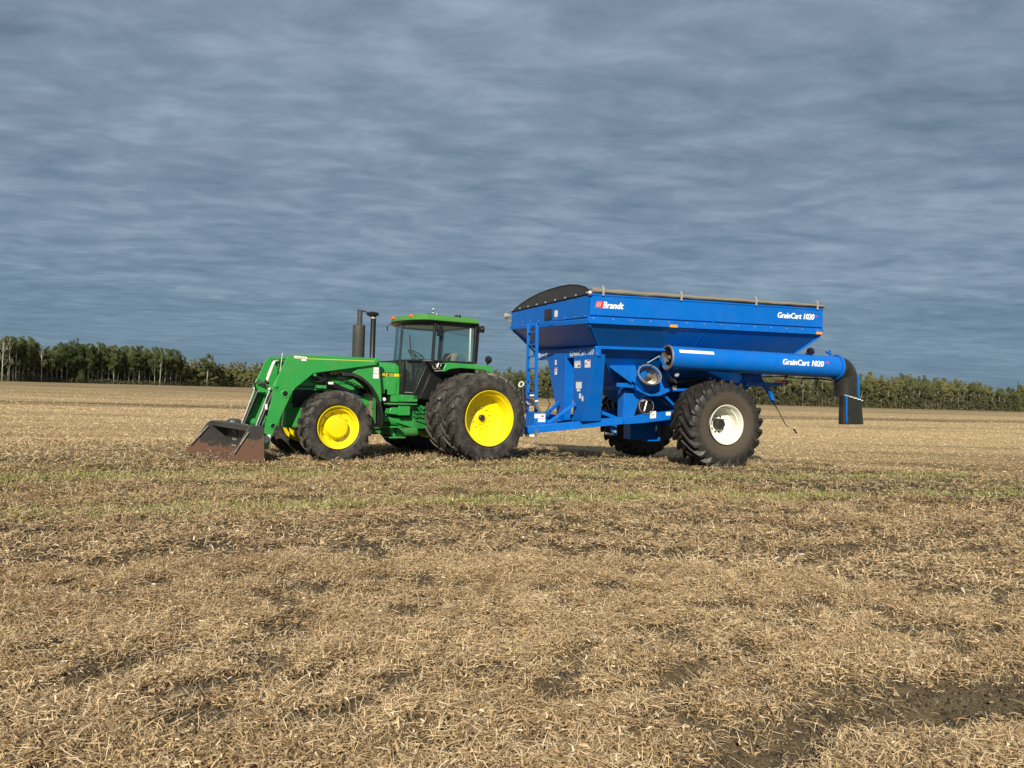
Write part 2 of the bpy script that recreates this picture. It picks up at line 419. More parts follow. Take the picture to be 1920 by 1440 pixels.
# ------------------------------------------------------------------ mesh helpers
class MB:
    def __init__(s):
        s.v = []; s.f = []; s.mi = []; s.cur = 0

    def mat(s, i):
        s.cur = i
        return s

    def add(s, vs, fs):
        o = len(s.v)
        s.v.extend([tuple(p) for p in vs])
        for f in fs:
            s.f.append([o + i for i in f]); s.mi.append(s.cur)
        return s

    def box(s, x0, x1, y0, y1, z0, z1):
        vs = [(x, y, z) for z in (z0, z1) for y in (y0, y1) for x in (x0, x1)]
        return s.add(vs, [(0, 2, 3, 1), (4, 5, 7, 6), (0, 1, 5, 4), (2, 6, 7, 3), (0, 4, 6, 2), (1, 3, 7, 5)])

    def loft(s, rings, cap=True, close=True):
        n = len(rings[0]); vs = [p for r in rings for p in r]; fs = []
        for i in range(len(rings) - 1):
            for j in range(n if close else n - 1):
                a = i * n + j; b = i * n + (j + 1) % n
                fs.append((a, b, b + n, a + n))
        if cap:
            fs.append(tuple(range(n - 1, -1, -1)))
            fs.append(tuple((len(rings) - 1) * n + j for j in range(n)))
        return s.add(vs, fs)

    def prism(s, poly, a, b, axis='y'):
        if axis == 'y':
            r = [[(p[0], t, p[1]) for p in poly] for t in (a, b)]
        elif axis == 'x':
            r = [[(t, p[0], p[1]) for p in poly] for t in (a, b)]
        else:
            r = [[(p[0], p[1], t) for p in poly] for t in (a, b)]
        return s.loft(r)

    def plate(s, pts, th):
        """planar 3-D polygon given a thickness th (centred)"""
        P = [Vector(p) for p in pts]
        n = Vector((0, 0, 0))
        for i in range(len(P)):
            n += (P[i] - P[0]).cross(P[(i + 1) % len(P)] - P[0])
        n.normalize()
        return s.loft([[p - n * th / 2 for p in P], [p + n * th / 2 for p in P]])

    def beam(s, p0, p1, w, h, up=(0, 0, 1)):
        p0, p1 = Vector(p0), Vector(p1)
        d = (p1 - p0).normalized(); up = Vector(up)
        sd = d.cross(up)
        if sd.length < 1e-4:
            sd = d.cross(Vector((1, 0, 0)))
        sd.normalize(); u = sd.cross(d).normalized()
        r = []
        for p in (p0, p1):
            r.append([p + sd * w / 2 + u * h / 2, p - sd * w / 2 + u * h / 2, p - sd * w / 2 - u * h / 2, p + sd * w / 2 - u * h / 2])
        return s.loft(r)

    def tube(s, pts, rad, n=10, cap=True):
        P = [Vector(p) for p in pts]
        rads = rad if isinstance(rad, (list, tuple)) else [rad] * len(P)
        rings = []
        ref = None
        for i, p in enumerate(P):
            d = (P[min(i + 1, len(P) - 1)] - P[max(i - 1, 0)]).normalized()
            if ref is None:
                ref = Vector((0, 0, 1)) if abs(d.z) < 0.9 else Vector((1, 0, 0))
            sd = d.cross(ref).normalized(); u = sd.cross(d).normalized(); ref = u
            rings.append([p + (sd * math.cos(2 * PI * j / n) + u * math.sin(2 * PI * j / n)) * rads[i] for j in range(n)])
        return s.loft(rings, cap)

    def lathe(s, prof, c=(0, 0, 0), axis=(0, 1, 0), n=48, closed=False, cap=True):
        """prof: (radius, distance along axis)"""
        c = Vector(c); a = Vector(axis).normalized()
        ref = Vector((0, 0, 1)) if abs(a.z) < 0.9 else Vector((1, 0, 0))
        e1 = a.cross(ref).normalized(); e2 = a.cross(e1).normalized()
        m = len(prof); vs = []; fs = []
        for j in range(n):
            t = 2 * PI * j / n
            dr = e1 * math.cos(t) + e2 * math.sin(t)
            for r, h in prof:
                vs.append(c + a * h + dr * r)
        for j in range(n):
            k = (j + 1) % n
            for i in range(m if closed else m - 1):
                i2 = (i + 1) % m
                fs.append((j * m + i, j * m + i2, k * m + i2, k * m + i))
        if not closed and cap:
            if prof[0][0] > 1e-5:
                fs.append(tuple(j * m for j in range(n)))
            if prof[-1][0] > 1e-5:
                fs.append(tuple((n - 1 - j) * m + m - 1 for j in range(n)))
        return s.add(vs, fs)

    def ball(s, c, r, n=12):
        pr = [(max(1e-6, r * math.sin(PI * i / 8)), -r * math.cos(PI * i / 8)) for i in range(9)]
        return s.lathe(pr, c, (0, 0, 1), n)


def link(name, me, mats, parent=None, smooth=35, bevel=0.0):
    o = bpy.data.objects.new(name, me)
    col.objects.link(o)
    for m in (mats if isinstance(mats, (list, tuple)) else [mats]):
        me.materials.append(MT[m] if isinstance(m, str) else m)
    if parent is not None:
        o.parent = parent
    if smooth:
        me.shade_smooth()
        me.set_sharp_from_angle(angle=R(smooth))
    if bevel:
        b = o.modifiers.new('bevel', 'BEVEL')
        b.width = bevel; b.segments = 2; b.limit_method = 'ANGLE'; b.angle_limit = R(40)
        b.harden_normals = False
    return o


def clusters(mb):
    """groups of faces whose pieces touch (by bounding box)"""
    par = list(range(len(mb.v)))

    def find(i):
        while par[i] != i:
            par[i] = par[par[i]]; i = par[i]
        return i
    for f in mb.f:
        r = find(f[0])
        for k in f[1:]:
            par[find(k)] = r
    box = {}
    for i, v in enumerate(mb.v):
        b_ = box.setdefault(find(i), [list(v), list(v)])
        for k in range(3):
            b_[0][k] = min(b_[0][k], v[k]); b_[1][k] = max(b_[1][k], v[k])
    keys = list(box); grp = {k: k for k in keys}

    def gf(k):
        while grp[k] != k:
            k = grp[k]
        return k
    for i, a in enumerate(keys):
        for b in keys[i + 1:]:
            if all(box[a][0][k] - .002 <= box[b][1][k] and box[b][0][k] - .002 <= box[a][1][k] for k in range(3)):
                grp[gf(a)] = gf(b)
    out = {}
    for f, m in zip(mb.f, mb.mi):
        out.setdefault(gf(find(f[0])), []).append((f, m))
    return list(out.values())


def part(name, mb, mats, parent, bevel=0.0, smooth=35, label=None, split=False):
    if split:
        first = None
        for fs in clusters(mb):
            q = MB(); idx = {}
            for f, m in fs:
                q.f.append([idx.setdefault(i, len(idx)) for i in f]); q.mi.append(m)
            q.v = [None] * len(idx)
            for i, k in idx.items():
                q.v[k] = mb.v[i]
            o = part(name, q, mats, parent, bevel, smooth, label)
            first = first or o
        return first
    me = bpy.data.meshes.new(name)
    me.from_pydata(mb.v, [], mb.f)
    me.update()
    bm = bmesh.new(); bm.from_mesh(me)
    bmesh.ops.recalc_face_normals(bm, faces=bm.faces)
    bm.to_mesh(me); bm.free()
    for p, i in zip(me.polygons, mb.mi):
        p.material_index = i
    o = link(name, me, mats, parent, smooth, bevel)
    if label:
        o['label'] = label
    return o


def empty(name, loc=(0, 0, 0), rot=(0, 0, 0), scale=1.0, parent=None, label=None, cat=None, group=None):
    o = bpy.data.objects.new(name, None)
    o.empty_display_size = 0.3
    col.objects.link(o)
    o.location = loc; o.rotation_euler = rot; o.scale = (scale,) * 3
    if parent: o.parent = parent
    if label: o['label'] = label
    if cat: o['category'] = cat
    if group: o['group'] = group
    return o


def text_mesh(txt, size, bold=0.0, shear=0.0, sx=1.0, ext=0.002):
    cu = bpy.data.curves.new('t', 'FONT')
    cu.body = txt; cu.size = size; cu.offset = bold; cu.shear = shear; cu.extrude = ext
    cu.align_x = 'LEFT'; cu.align_y = 'BOTTOM_BASELINE'
    cu.resolution_u = 3
    ob = bpy.data.objects.new('t', cu)
    me = bpy.data.meshes.new_from_object(ob)
    bpy.data.objects.remove(ob); bpy.data.curves.remove(cu)
    xs = [v.co.x for v in me.vertices]
    x0, x1 = min(xs), max(xs)
    for v in me.vertices:
        v.co.x = (v.co.x - x0) * sx
    return me, (x1 - x0) * sx


def lettering(name, txt, parent, mat, org, xdir, ydir, width, height, bold=0.1, shear=0.25, wrap=None):
    """letters laid on a surface: org = lower left corner, local x along xdir, local y along ydir"""
    src, w = text_mesh(txt, 1.0, 0.0, shear)
    nv = len(src.vertices)
    V = []; Fc = []
    k = 0
    for dx in (-bold * .22, -bold * .08, bold * .08, bold * .22):
        for dy in (-.012, .012):
            V += [(v.co.x + dx, v.co.y + dy, v.co.z + .004 * k) for v in src.vertices]
            Fc += [[i + nv * k for i in f.vertices] for f in src.polygons]
            k += 1
    me = bpy.data.meshes.new(name)
    me.from_pydata(V, [], Fc); me.update()
    if wrap:
        bm = bmesh.new(); bm.from_mesh(me)
        bmesh.ops.triangulate(bm, faces=bm.faces)
        for k in range(1, 10):
            bmesh.ops.bisect_plane(bm, geom=bm.verts[:] + bm.edges[:] + bm.faces[:], plane_co=(0, k * .08, 0), plane_no=(0, 1, 0))
        bm.to_mesh(me); bm.free()
    hmax = max(v.co.y for v in me.vertices)
    X = Vector(xdir).normalized(); Y = Vector(ydir).normalized(); Zn = X.cross(Y).normalized()
    O = Vector(org)
    for v in me.vertices:
        x = v.co.x / w * width; y = v.co.y / hmax * height; z = v.co.z
        z *= .1
        p = O + X * x + Y * y + Zn * z
        if wrap:
            p = wrap(x, y, z)
        v.co = p
    me.materials.clear()
    return link(name, me, mat, parent, smooth=0)


# ------------------------------------------------------------------ terrain
def lattice(ix, iy, seed):
    h = (ix.astype(np.int64) * 374761393 + iy.astype(np.int64) * 668265263 + seed * 974634777) & 0x7fffffff
    h = ((h ^ (h >> 13)) * 1274126177) & 0x7fffffff
    return ((h ^ (h >> 16)) & 0xffff) / 65535.0


def vnoise(x, y, seed=0):
    ix = np.floor(x); iy = np.floor(y); fx = x - ix; fy = y - iy
    ux = fx * fx * (3 - 2 * fx); uy = fy * fy * (3 - 2 * fy)
    a = lattice(ix, iy, seed); b = lattice(ix + 1, iy, seed); c = lattice(ix, iy + 1, seed); d_ = lattice(ix + 1, iy + 1, seed)
    return (a * (1 - ux) + b * ux) * (1 - uy) + (c * (1 - ux) + d_ * ux) * uy


def sstep(a, b, x):
    t = np.clip((x - a) / (b - a), 0, 1)
    return t * t * (3 - 2 * t)


RUT_X = [5.6, 6.4, 7.46, 7.9, 8.6, 9.4, 11.4, 15, 20]
RUT_Y = [21.9, 21.2, 19.8, 18.9, 18.2, 18.3, 19.5, 21.3, 23.4]


def old_rut(x, y):
    """narrow bare rut running off to the side of the cart wheel"""
    d_ = y - np.interp(x, RUT_X, RUT_Y) + (vnoise(x * 2.0, y * 0 + 3.0, 61) - .5) * .16
    return np.exp(-(d_ / (.14 + .10 * vnoise(x * 1.3, y * 0, 62))) ** 2) * sstep(5.4, 6.2, x) * (1 - .6 * sstep(8, 13, x))


def ground_z(x, y):
    r = np.hypot(x, y)
    tilt = 0.055 - 0.152 * sstep(-0.5, 4.0, x)
    z = tilt * sstep(8, 13, y) * (1 - sstep(30, 60, r))
    u = x * math.cos(ROW) + y * math.sin(ROW); v = -x * math.sin(ROW) + y * math.cos(ROW)
    near = 1 - sstep(20, 40, r)
    z = z - 0.27 * sstep(17.5, 25, r) * (1 - sstep(60, 150, r))
    z = z + near * (0.030 * (vnoise(u * 0.7, v * 1.5, 1) - 0.5) + 0.055 * (vnoise(u * 2.1, v * 4.2, 2) - 0.5)
                    + 0.030 * (vnoise(x * 9, y * 9, 3) - 0.5))
    fine = 1 - sstep(7, 12, r)
    z = z + fine * 0.012 * (vnoise(x * 27, y * 27, 4) - 0.5)
    # a shallow bare wheel rut crossing the front right corner
    z = z - 0.05 * old_rut(x, y)
    rv = (y - 2.98) - (x - 0.7) * 0.49 + (vnoise(x * 2, y * 0, 9) - .5) * .35
    z = z - 0.05 * np.exp(-(rv / 0.24) ** 2) * sstep(0.2, 0.8, x) * (1 - sstep(9, 12, r))
    return z


rr = 1.2 * np.exp(np.arange(0, 790) * 0.0104)
rr = rr[rr < 4000]
fw = np.linspace(-42, 42, 620)
side = np.concatenate([np.linspace(43, 90, 30), np.linspace(95, 265, 30), np.linspace(270, 317, 30)])
ang = np.radians(90 - np.concatenate([fw, side]))
nr, na = len(rr), len(ang)
GX = rr[:, None] * np.cos(ang)[None]; GY = rr[:, None] * np.sin(ang)[None]
GZ = ground_z(GX, GY)
verts = np.stack([GX, GY, GZ], -1).reshape(-1, 3)
verts = np.vstack([verts, [[0, 0, 0]]])
ii, jj = np.meshgrid(np.arange(nr - 1), np.arange(na), indexing='ij')
j2 = (jj + 1) % na
quads = np.stack([ii * na + jj, (ii + 1) * na + jj, (ii + 1) * na + j2, ii * na + j2], -1).reshape(-1, 4)


def np_mesh(name, verts, quads, tris=None):
    me = bpy.data.meshes.new(name)
    nv = len(verts); nq = len(quads); nt = 0 if tris is None else len(tris)
    me.vertices.add(nv)
    me.vertices.foreach_set('co', np.asarray(verts, np.float32).ravel())
    me.loops.add(nq * 4 + nt * 3)
    idx = np.asarray(quads, np.int32).ravel()
    if nt: idx = np.concatenate([idx, np.asarray(tris, np.int32).ravel()])
    me.loops.foreach_set('vertex_index', idx)
    me.polygons.add(nq + nt)
    st = np.concatenate([np.arange(nq) * 4, nq * 4 + np.arange(nt) * 3]).astype(np.int32)
    me.polygons.foreach_set('loop_start', st)
    me.update(calc_edges=True)
    me.validate()
    return me


cen = len(verts) - 1
tris = np.stack([np.full(na, cen), np.arange(na), (np.arange(na) + 1) % na], -1)
gm = np_mesh('field_ground', verts, quads, tris)
ground = link('ground', gm, 'ground', None, smooth=0)
gm.shade_smooth()
ground['kind'] = 'structure'

# ------------------------------------------------------------------ crop residue on the field
rng = np.random.default_rng(11)


def ribbons(x, y, z, az, elv, L, w, curl, roll):
    n = len(x)
    dx, dy, dz = np.cos(az) * np.cos(elv), np.sin(az) * np.cos(elv), np.sin(elv)
    sxv, syv = -np.sin(az), np.cos(az)
    base = np.stack([x, y, z], -1)
    d1 = np.stack([dx, dy, dz], -1)
    az2 = az + curl; el2 = elv - np.abs(curl) * 0.5
    d2 = np.stack([np.cos(az2) * np.cos(el2), np.sin(az2) * np.cos(el2), np.sin(el2)], -1)
    sd = np.stack([sxv * np.cos(roll), syv * np.cos(roll), np.sin(roll)], -1) * (w / 2)[:, None]
    p0 = base; p1 = p0 + d1 * (L * .5)[:, None]; p2 = p1 + d2 * (L * .5)[:, None]
    V = np.stack([p0 - sd * .8, p0 + sd * .8, p1 - sd, p1 + sd, p2 - sd * .35, p2 + sd * .35], 1).reshape(-1, 3)
    o = (np.arange(n) * 6)[:, None]
    Q = np.concatenate([o + np.array([0, 1, 3, 2]), o + np.array([2, 3, 5, 4])], 1).reshape(-1, 4)
    return V, Q


def scatter(n, r0, r1, half=None):
    half = half or (52.0 if r1 < 15 else 42.0)
    r = np.sqrt(rng.uniform(r0 * r0, r1 * r1, n)); a = np.radians(rng.uniform(-half, half, n))
    return r * np.sin(a), r * np.cos(a), r


def cover_density(x, y):
    u = x * math.cos(ROW) + y * math.sin(ROW); v = -x * math.sin(ROW) + y * math.cos(ROW)
    f = 0.20 * vnoise(u * 0.9, v * 2.6, 21) + 0.26 * vnoise(u * 3.0, v * 7.0, 22) + 0.40 * vnoise(u * 7, v * 10, 24) + 0.14 * vnoise(u * .3, v * .5, 23)
    rut = (y - 2.98) - (x - 0.7) * 0.49 + (vnoise(x * 2, y * 0, 9) - .5) * .35
    bare = np.exp(-(rut / (0.16 + .22 * vnoise(x * 2.3, y * 2.3, 27))) ** 2) * sstep(0.2, 0.8, x) * (1 - .7 * sstep(3.2, 5, x))
    bare = np.maximum(bare, old_rut(x, y))
    return np.clip((f - 0.33) * 4.4, 0.07, 1) * (1 - 0.93 * bare)


def straw_mesh(name, specs, mat, label, dens=True, mask=None):
    Vs, Qs, o = [], [], 0
    for (n, r0, r1, L0, L1, w0, w1, e0, e1, lift) in specs:
        x, y, r = scatter(n, r0, r1)
        if dens:
            keep = rng.random(n) < cover_density(x, y)
            x, y, r = x[keep], y[keep], r[keep]
        if mask is not None:
            keep = rng.random(len(x)) < mask(x, y)
            x, y, r = x[keep], y[keep], r[keep]
        n = len(x)
        z = ground_z(x, y) + rng.uniform(0, 1, n) ** 1.5 * lift
        if dens: z = z + (cover_density(x, y) - .4) * rng.uniform(.1, 1, n) * .05 * (r < 16)
        el = np.radians(e0 + (e1 - e0) * rng.random(n) ** 2)
        el = np.where(rng.random(n) < .35, -el * .4, el)
        if e0 > 30: el = np.abs(el)
        V, Q = ribbons(x, y, z + 0.003, rng.uniform(0, 2 * PI, n), el, rng.uniform(L0, L1, n) * rng.uniform(.6, 1, n), rng.uniform(w0, w1, n),
                       rng.normal(0, .55, n), rng.normal(0, .7, n))
        Vs.append(V); Qs.append(Q + o); o += len(V)
    me = np_mesh(name, np.vstack(Vs), np.vstack(Qs))
    ob = link(name, me, mat, None, smooth=0)
    ob['kind'] = 'stuff'; ob['label'] = label; ob['category'] = 'crop residue'
    return ob


def rowmask(x, y):
    v = -x * math.sin(ROW) + y * math.cos(ROW)
    v = v + (vnoise(x * .4, y * .4, 31) - .5) * .5
    a = np.exp(-((v - 9.15) / .25) ** 2) + .9 * np.exp(-((v - 11.85) / .25) ** 2) + 0.02 + .05 * sstep(8, 9, v) * (1 - sstep(13, 14.5, v))
    return a * np.clip((vnoise(x * 1.7, y * 1.7, 33) - .15) * 3.0, 0, 1) * (1 - .6 * sstep(2, 7, x))


straw_mesh('dry_straw', [
    (330000, 2.2, 6.5, .03, .11, .0015, .0032, 0, 60, .05),
    (190000, 6.5, 12, .04, .12, .003, .006, 0, 60, .05),
    (110000, 12, 24, .06, .15, .006, .011, 5, 65, .04),
    (110000, 24, 55, .08, .16, .011, .020, 10, 60, .03),
    (60000, 55, 120, .12, .20, .022, .04, 10, 50, .02)], 'straw',
    'dry pale straw and stubble lying loose all over the field')
straw_mesh('brown_litter', [
    (300000, 2.2, 6.5, .012, .045, .004, .010, 0, 75, .045),
    (170000, 6.5, 14, .02, .06, .007, .015, 0, 75, .045),
    (40000, 14, 30, .03, .09, .014, .028, 0, 55, .03)], 'litter',
    'curled brown pea vines and leaf litter matted over the soil')
straw_mesh('green_regrowth', [
    (60000, 3.0, 9.0, .03, .08, .003, .006, 40, 85, .01),
    (520000, 7.5, 20, .05, .14, .006, .011, 35, 85, .02)], 'sprout',
    'thin rows of green regrowth crossing the field in front of the wheels', dens=False, mask=rowmask)


# crumbly clods, thickest where the soil lies bare
Vs, Qs, o_ = [], [], 0
for n, r0, r1, s0, s1 in ((70000, 2.2, 6, .004, .016), (45000, 6, 13, .008, .026), (20000, 13, 22, .015, .04)):
    x, y, r = scatter(n, r0, r1)
    keep = rng.random(n) < (1.12 - cover_density(x, y))
    x, y = x[keep], y[keep]; n = len(x)
    sz = s0 + (s1 - s0) * rng.random(n) ** 3
    c = np.stack([x, y, ground_z(x, y) + sz * .15], -1)
    off = np.array([[1, 0, 0], [0, 1, 0], [-1, 0, 0], [0, -1, 0], [0, 0, .8], [0, 0, -.8]])
    V = c[:, None] + off[None] * sz[:, None, None] * rng.uniform(.55, 1.3, (n, 6, 1)) + rng.normal(0, .18, (n, 6, 3)) * sz[:, None, None]
    T3 = np.array([[0, 1, 4], [1, 2, 4], [2, 3, 4], [3, 0, 4], [1, 0, 5], [2, 1, 5], [3, 2, 5], [0, 3, 5]])
    Vs.append(V.reshape(-1, 3)); Qs.append(((np.arange(n) * 6)[:, None, None] + T3[None]).reshape(-1, 3) + o_); o_ += n * 6
cm = np_mesh('soil_clods', np.vstack(Vs), np.zeros((0, 4), np.int32), np.vstack(Qs))
clods = link('soil_clods', cm, 'clod', None, smooth=0)
clods['kind'] = 'stuff'; clods['label'] = 'crumbly dark soil clods on the bare patches of the field'; clods['category'] = 'soil'


# ------------------------------------------------------------------ wheels
def tyre_profile(Rt, Rim, w):
    """outer skin from the outer bead over the shoulder to the middle of the tread: (radius, y)"""
    h = w / 2
    d_ = Rt - Rim
    return [(Rim, h * .72), (Rim + .02, h * .86), (Rim + d_ * .22, h * .99), (Rim + d_ * .45, h * 1.03), (Rim + d_ * .66, h * 1.02),
            (Rim + d_ * .82, h * .98), (Rim + d_ * .93, h * .90), (Rim + d_ * .985, h * .70), (Rim + d_ * 1.0, h * .4), (Rim + d_ * 1.0, 0)]


def make_tyre(parent, Rr, Rim, w, nl, lugw, rev=1, mats=('rubber', 'rubber'), lugh=.042, sweep=1.0):
    mb = MB()
    Rt = Rr - lugh
    half = tyre_profile(Rt, Rim, w)
    prof = half + [(r, -y) for r, y in half[-2::-1]]
    mb.mat(1)
    mb.lathe(prof + [(Rim - .02, -w * .3), (Rim - .02, w * .3)], n=96, closed=True)
    # moulded ring lines on the sidewall
    for k in (.30, .70):
        r0 = Rim + (Rt - Rim) * k
        hw = np.interp(k, [.0, .22, .45, .66, .82], [.75, .99, 1.03, 1.02, .98]) * w / 2
        for s in (1, -1):
            mb.lathe([(r0 - .012, s * (hw - .004)), (r0 - .006, s * (hw + .004)), (r0 + .006, s * (hw + .004)), (r0 + .012, s * (hw - .004))], n=96, cap=False)
    mb.mat(0)
    h = w / 2; d_ = Rt - Rim
    # lug centre line: (across fraction, root radius, top radius, sweep)
    path = [(-.05, Rt - .01, Rr, 0.0), (.20, Rt - .01, Rr, .16), (.50, Rt - .012, Rr - .002, .45), (.80, Rt - .03, Rr - .008, .76),
            (.97, Rim + d_ * .86, Rr - .022, .94), (1.05, Rim + d_ * .74, Rr - lugh * 1.25, 1.02), (1.045, Rim + d_ * .60, Rim + d_ * .68, 1.06)]
    reach = sweep * h / Rr
    for k in range(nl):
        for s in (1, -1):
            t0 = 2 * PI * k / nl + (PI / nl if s < 0 else 0)
            rings = []
            for i, (f, rb, rt, sw) in enumerate(path):
                y = s * h * f
                th = t0 + rev * reach * sw
                a = lugw / 2 * (1.3 if i == 0 else 1.0) * (1.15 if i > 3 else 1) / Rr
                ring = []
                for (rad, sg, q) in ((rb, -1, 1.3), (rb, 1, 1.3), (rt, 1, .8), (rt, -1, .8)):
                    an = th + sg * a * q
                    ring.append((rad * math.cos(an), y, rad * math.sin(an)))
                rings.append(ring)
            mb.loft(rings)
    return part('tyre', mb, mats, parent, smooth=25)


def bolts(mb, n, rad, y, r=.014, hgt=.02, ph=0.0, s=1):
    for k in range(n):
        a = 2 * PI * k / n + ph
        mb.lathe([(r, 0), (r, hgt), (r * .5, hgt + .006)], (rad * math.cos(a), y, rad * math.sin(a)), (0, s, 0), n=8)


# ================================================================== TRACTOR
ST = 0.96
T_ = Vector((-1.4544, 16.926, 0)); CV = Vector((0, 0, CAM_H))
tractor = empty('tractor', CV + (T_ - CV) * ST, (0, 0, .58 + PI), ST,
                label='green tractor with yellow wheels, dual rear tyres and a front loader with lowered bucket', cat='tractor')
T = tractor
RRr, RRf, SINK = .91, .69, .035
WB = 2.9


def rear_wheel(cy, outer):
    w = empty('rear_wheel', (0, cy, RRr - SINK), parent=T)
    s = 1 if cy > 0 else -1
    w.rotation_euler = (0, rnd.uniform(0, 1), 0)
    make_tyre(w, RRr, .545, .47, 21, .055, rev=1, mats=('rubber', 'rubber'), sweep=1.15)
    mb = MB()
    Rm = .562
    dish = .33 if outer else .10
    y0 = .235
    prof = [(Rm, y0), (Rm - .004, y0 + .012), (Rm - .018, y0 + .006), (Rm - .026, y0 - .03), (Rm - .045, y0 - .07), (Rm - .075, y0 - .12), (Rm - .085, y0 - .2),
            (Rm - .10, y0 - dish + .03), (Rm - .16, y0 - dish - .005), (.30, y0 - dish - .02), (.20, y0 - dish - .03), (.12, y0 - dish - .03), (.0001, y0 - dish - .03)]
    if s < 0:
        prof = [(a, -b) for a, b in prof]
    mb.lathe(prof, n=72, cap=False)
    # barrel towards the inner bead
    pb = [(Rm - .05, y0 - .08), (Rm - .06, -y0 + .02), (Rm, -y0), (Rm, -y0 - .01), (Rm - .075, -y0 + .02), (Rm - .07, y0 - .08)]
    mb.lathe([(a, b * s) for a, b in pb], n=72, closed=True)
    part('rim', mb, 'yellow', w, smooth=40)
    if outer and s > 0:
        hb = MB()
        yd = y0 - dish - .03
        hb.lathe([(.15, yd), (.15, yd + .012), (.135, yd + .02), (.0001, yd + .02)], n=32)
        bolts(hb, 10, .205, yd + .004, r=.018, hgt=.024)
        hb.mat(1).lathe([(.062, yd + .015), (.062, yd + .075), (.05, yd + .085), (.0001, yd + .085)], n=24)
        hb.lathe([(.022, -.0), (.022, .012), (.0001, .014)], (.33, yd + .02, .20), (0, 1, 0), n=14)
        part('hub', hb, ['yellow', 'hub'], w, split=True)


for cy, outer in ((1.65, True), (.98, False), (-.98, False), (-1.65, True)):
    rear_wheel(cy, outer)


def front_wheel(cy):
    w = empty('front_wheel', (WB, cy, RRf - SINK), parent=T)
    s = 1 if cy > 0 else -1
    w.rotation_euler = (0, rnd.uniform(0, 1), 0)
    make_tyre(w, RRf, .39, .36, 19, .048, rev=1, mats=('rubber', 'rubber'), sweep=1.0)
    mb = MB()
    Rm = .405; y0 = .175
    prof = [(Rm, y0), (Rm - .004, y0 + .010), (Rm - .018, y0 + .004), (Rm - .024, y0 - .03), (Rm - .05, y0 - .06), (Rm - .06, y0 - .10), (Rm - .10, y0 - .16),
            (.28, y0 - .175), (.235, y0 - .18), (.215, y0 - .15), (.205, y0 - .06), (.185, y0 - .035), (.12, y0 - .028), (.0001, y0 - .026)]
    if s < 0:
        prof = [(a, -b) for a, b in prof]
    mb.lathe(prof, n=64, cap=False)
    pb = [(Rm - .05, y0 - .06), (Rm - .06, -y0 + .02), (Rm, -y0), (Rm, -y0 - .01), (Rm - .075, -y0 + .02), (Rm - .07, y0 - .06)]
    mb.lathe([(a, b * s) for a, b in pb], n=64, closed=True)
    mb.mat(1)
    bolts(mb, 10, .255, s * (y0 - .178), r=.010, hgt=.016, s=s)
    bolts(mb, 8, .325, s * (y0 - .165), r=.010, hgt=.014, ph=.2, s=s)
    part('rim', mb, ['yellow', 'bolt'], w, smooth=40)


front_wheel(1.077)
front_wheel(-1.077)

# --- chassis, axles, engine
mb = MB()
mb.box(.9, 3.25, -.30, .30, .58, .92)                                   # engine block and sump
mb.box(1.1, 2.2, -.24, .24, .46, .60)
mb.box(-.35, 1.0, -.28, .28, .52, 1.25)                                 # transmission
mb.lathe([(.20, -.9), (.22, -.5), (.30, -.34), (.30, .34), (.22, .5), (.20, .9)], (0, 0, .875), n=24)
mb.lathe([(.075, -1.49), (.075, 1.49)], (0, 0, .875), n=20)            # long dual axle
mb.box(2.55, 3.5, -.30, -.18, .62, 1.0); mb.box(2.55, 3.5, .18, .30, .62, 1.0)
mb.box(3.3, 3.62, -.34, .34, .60, .98)
mb.beam((-.3, 0, .5), (-1.05, 0, .46), .12, .06)
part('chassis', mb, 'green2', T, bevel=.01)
mb = MB()
mb.lathe([(.08, -.95), (.11, -.6), (.17, -.3), (.17, .3), (.11, .6), (.08, .95)], (WB, 0, RRf - SINK), n=24)
mb.lathe([(.17, -.93), (.19, -.80), (.12, -.72)], (WB, 0, RRf - SINK), n=24)
mb.lathe([(.17, .93), (.19, .80), (.12, .72)], (WB, 0, RRf - SINK), n=24)
mb.box(WB - .2, WB + .2, -.16, .16, .7, .95)
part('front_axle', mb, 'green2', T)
mb = MB()
mb.box(1.45, 3.3, -.28, .28, .92, 1.32)
for k in range(9):
    x = 1.55 + k * .19
    mb.box(x, x + .10, .28, .33 + .03 * (k % 3), .98 + .04 * (k % 2), 1.18 + .05 * (k % 4))
for k in range(6):
    mb.tube([(1.6 + k * .25, .30, 1.0), (1.65 + k * .25, .38, 1.08), (1.8 + k * .22, .36, 1.25)], .014, 6)
mb.lathe([(.06, 0), (.06, .2)], (1.75, .34, .98), (0, 0, 1), n=14)
mb.mat(1).lathe([(.035, 0), (.035, .05), (.001, .055)], (1.69, .50, 1.19), (0, 1, 0), n=14)
part('engine', mb, ['black', 'white'], T)


# --- hood
def hood_ring(x, top, bot, w):
    return [(x, -w, bot), (x, -w, top - .13), (x, -w * .93, top - .05), (x, -w * .72, top - .008), (x, 0, top + .004), (x, w * .72, top - .008), (x, w * .93, top - .05), (x, w, top - .13), (x, w, bot)]


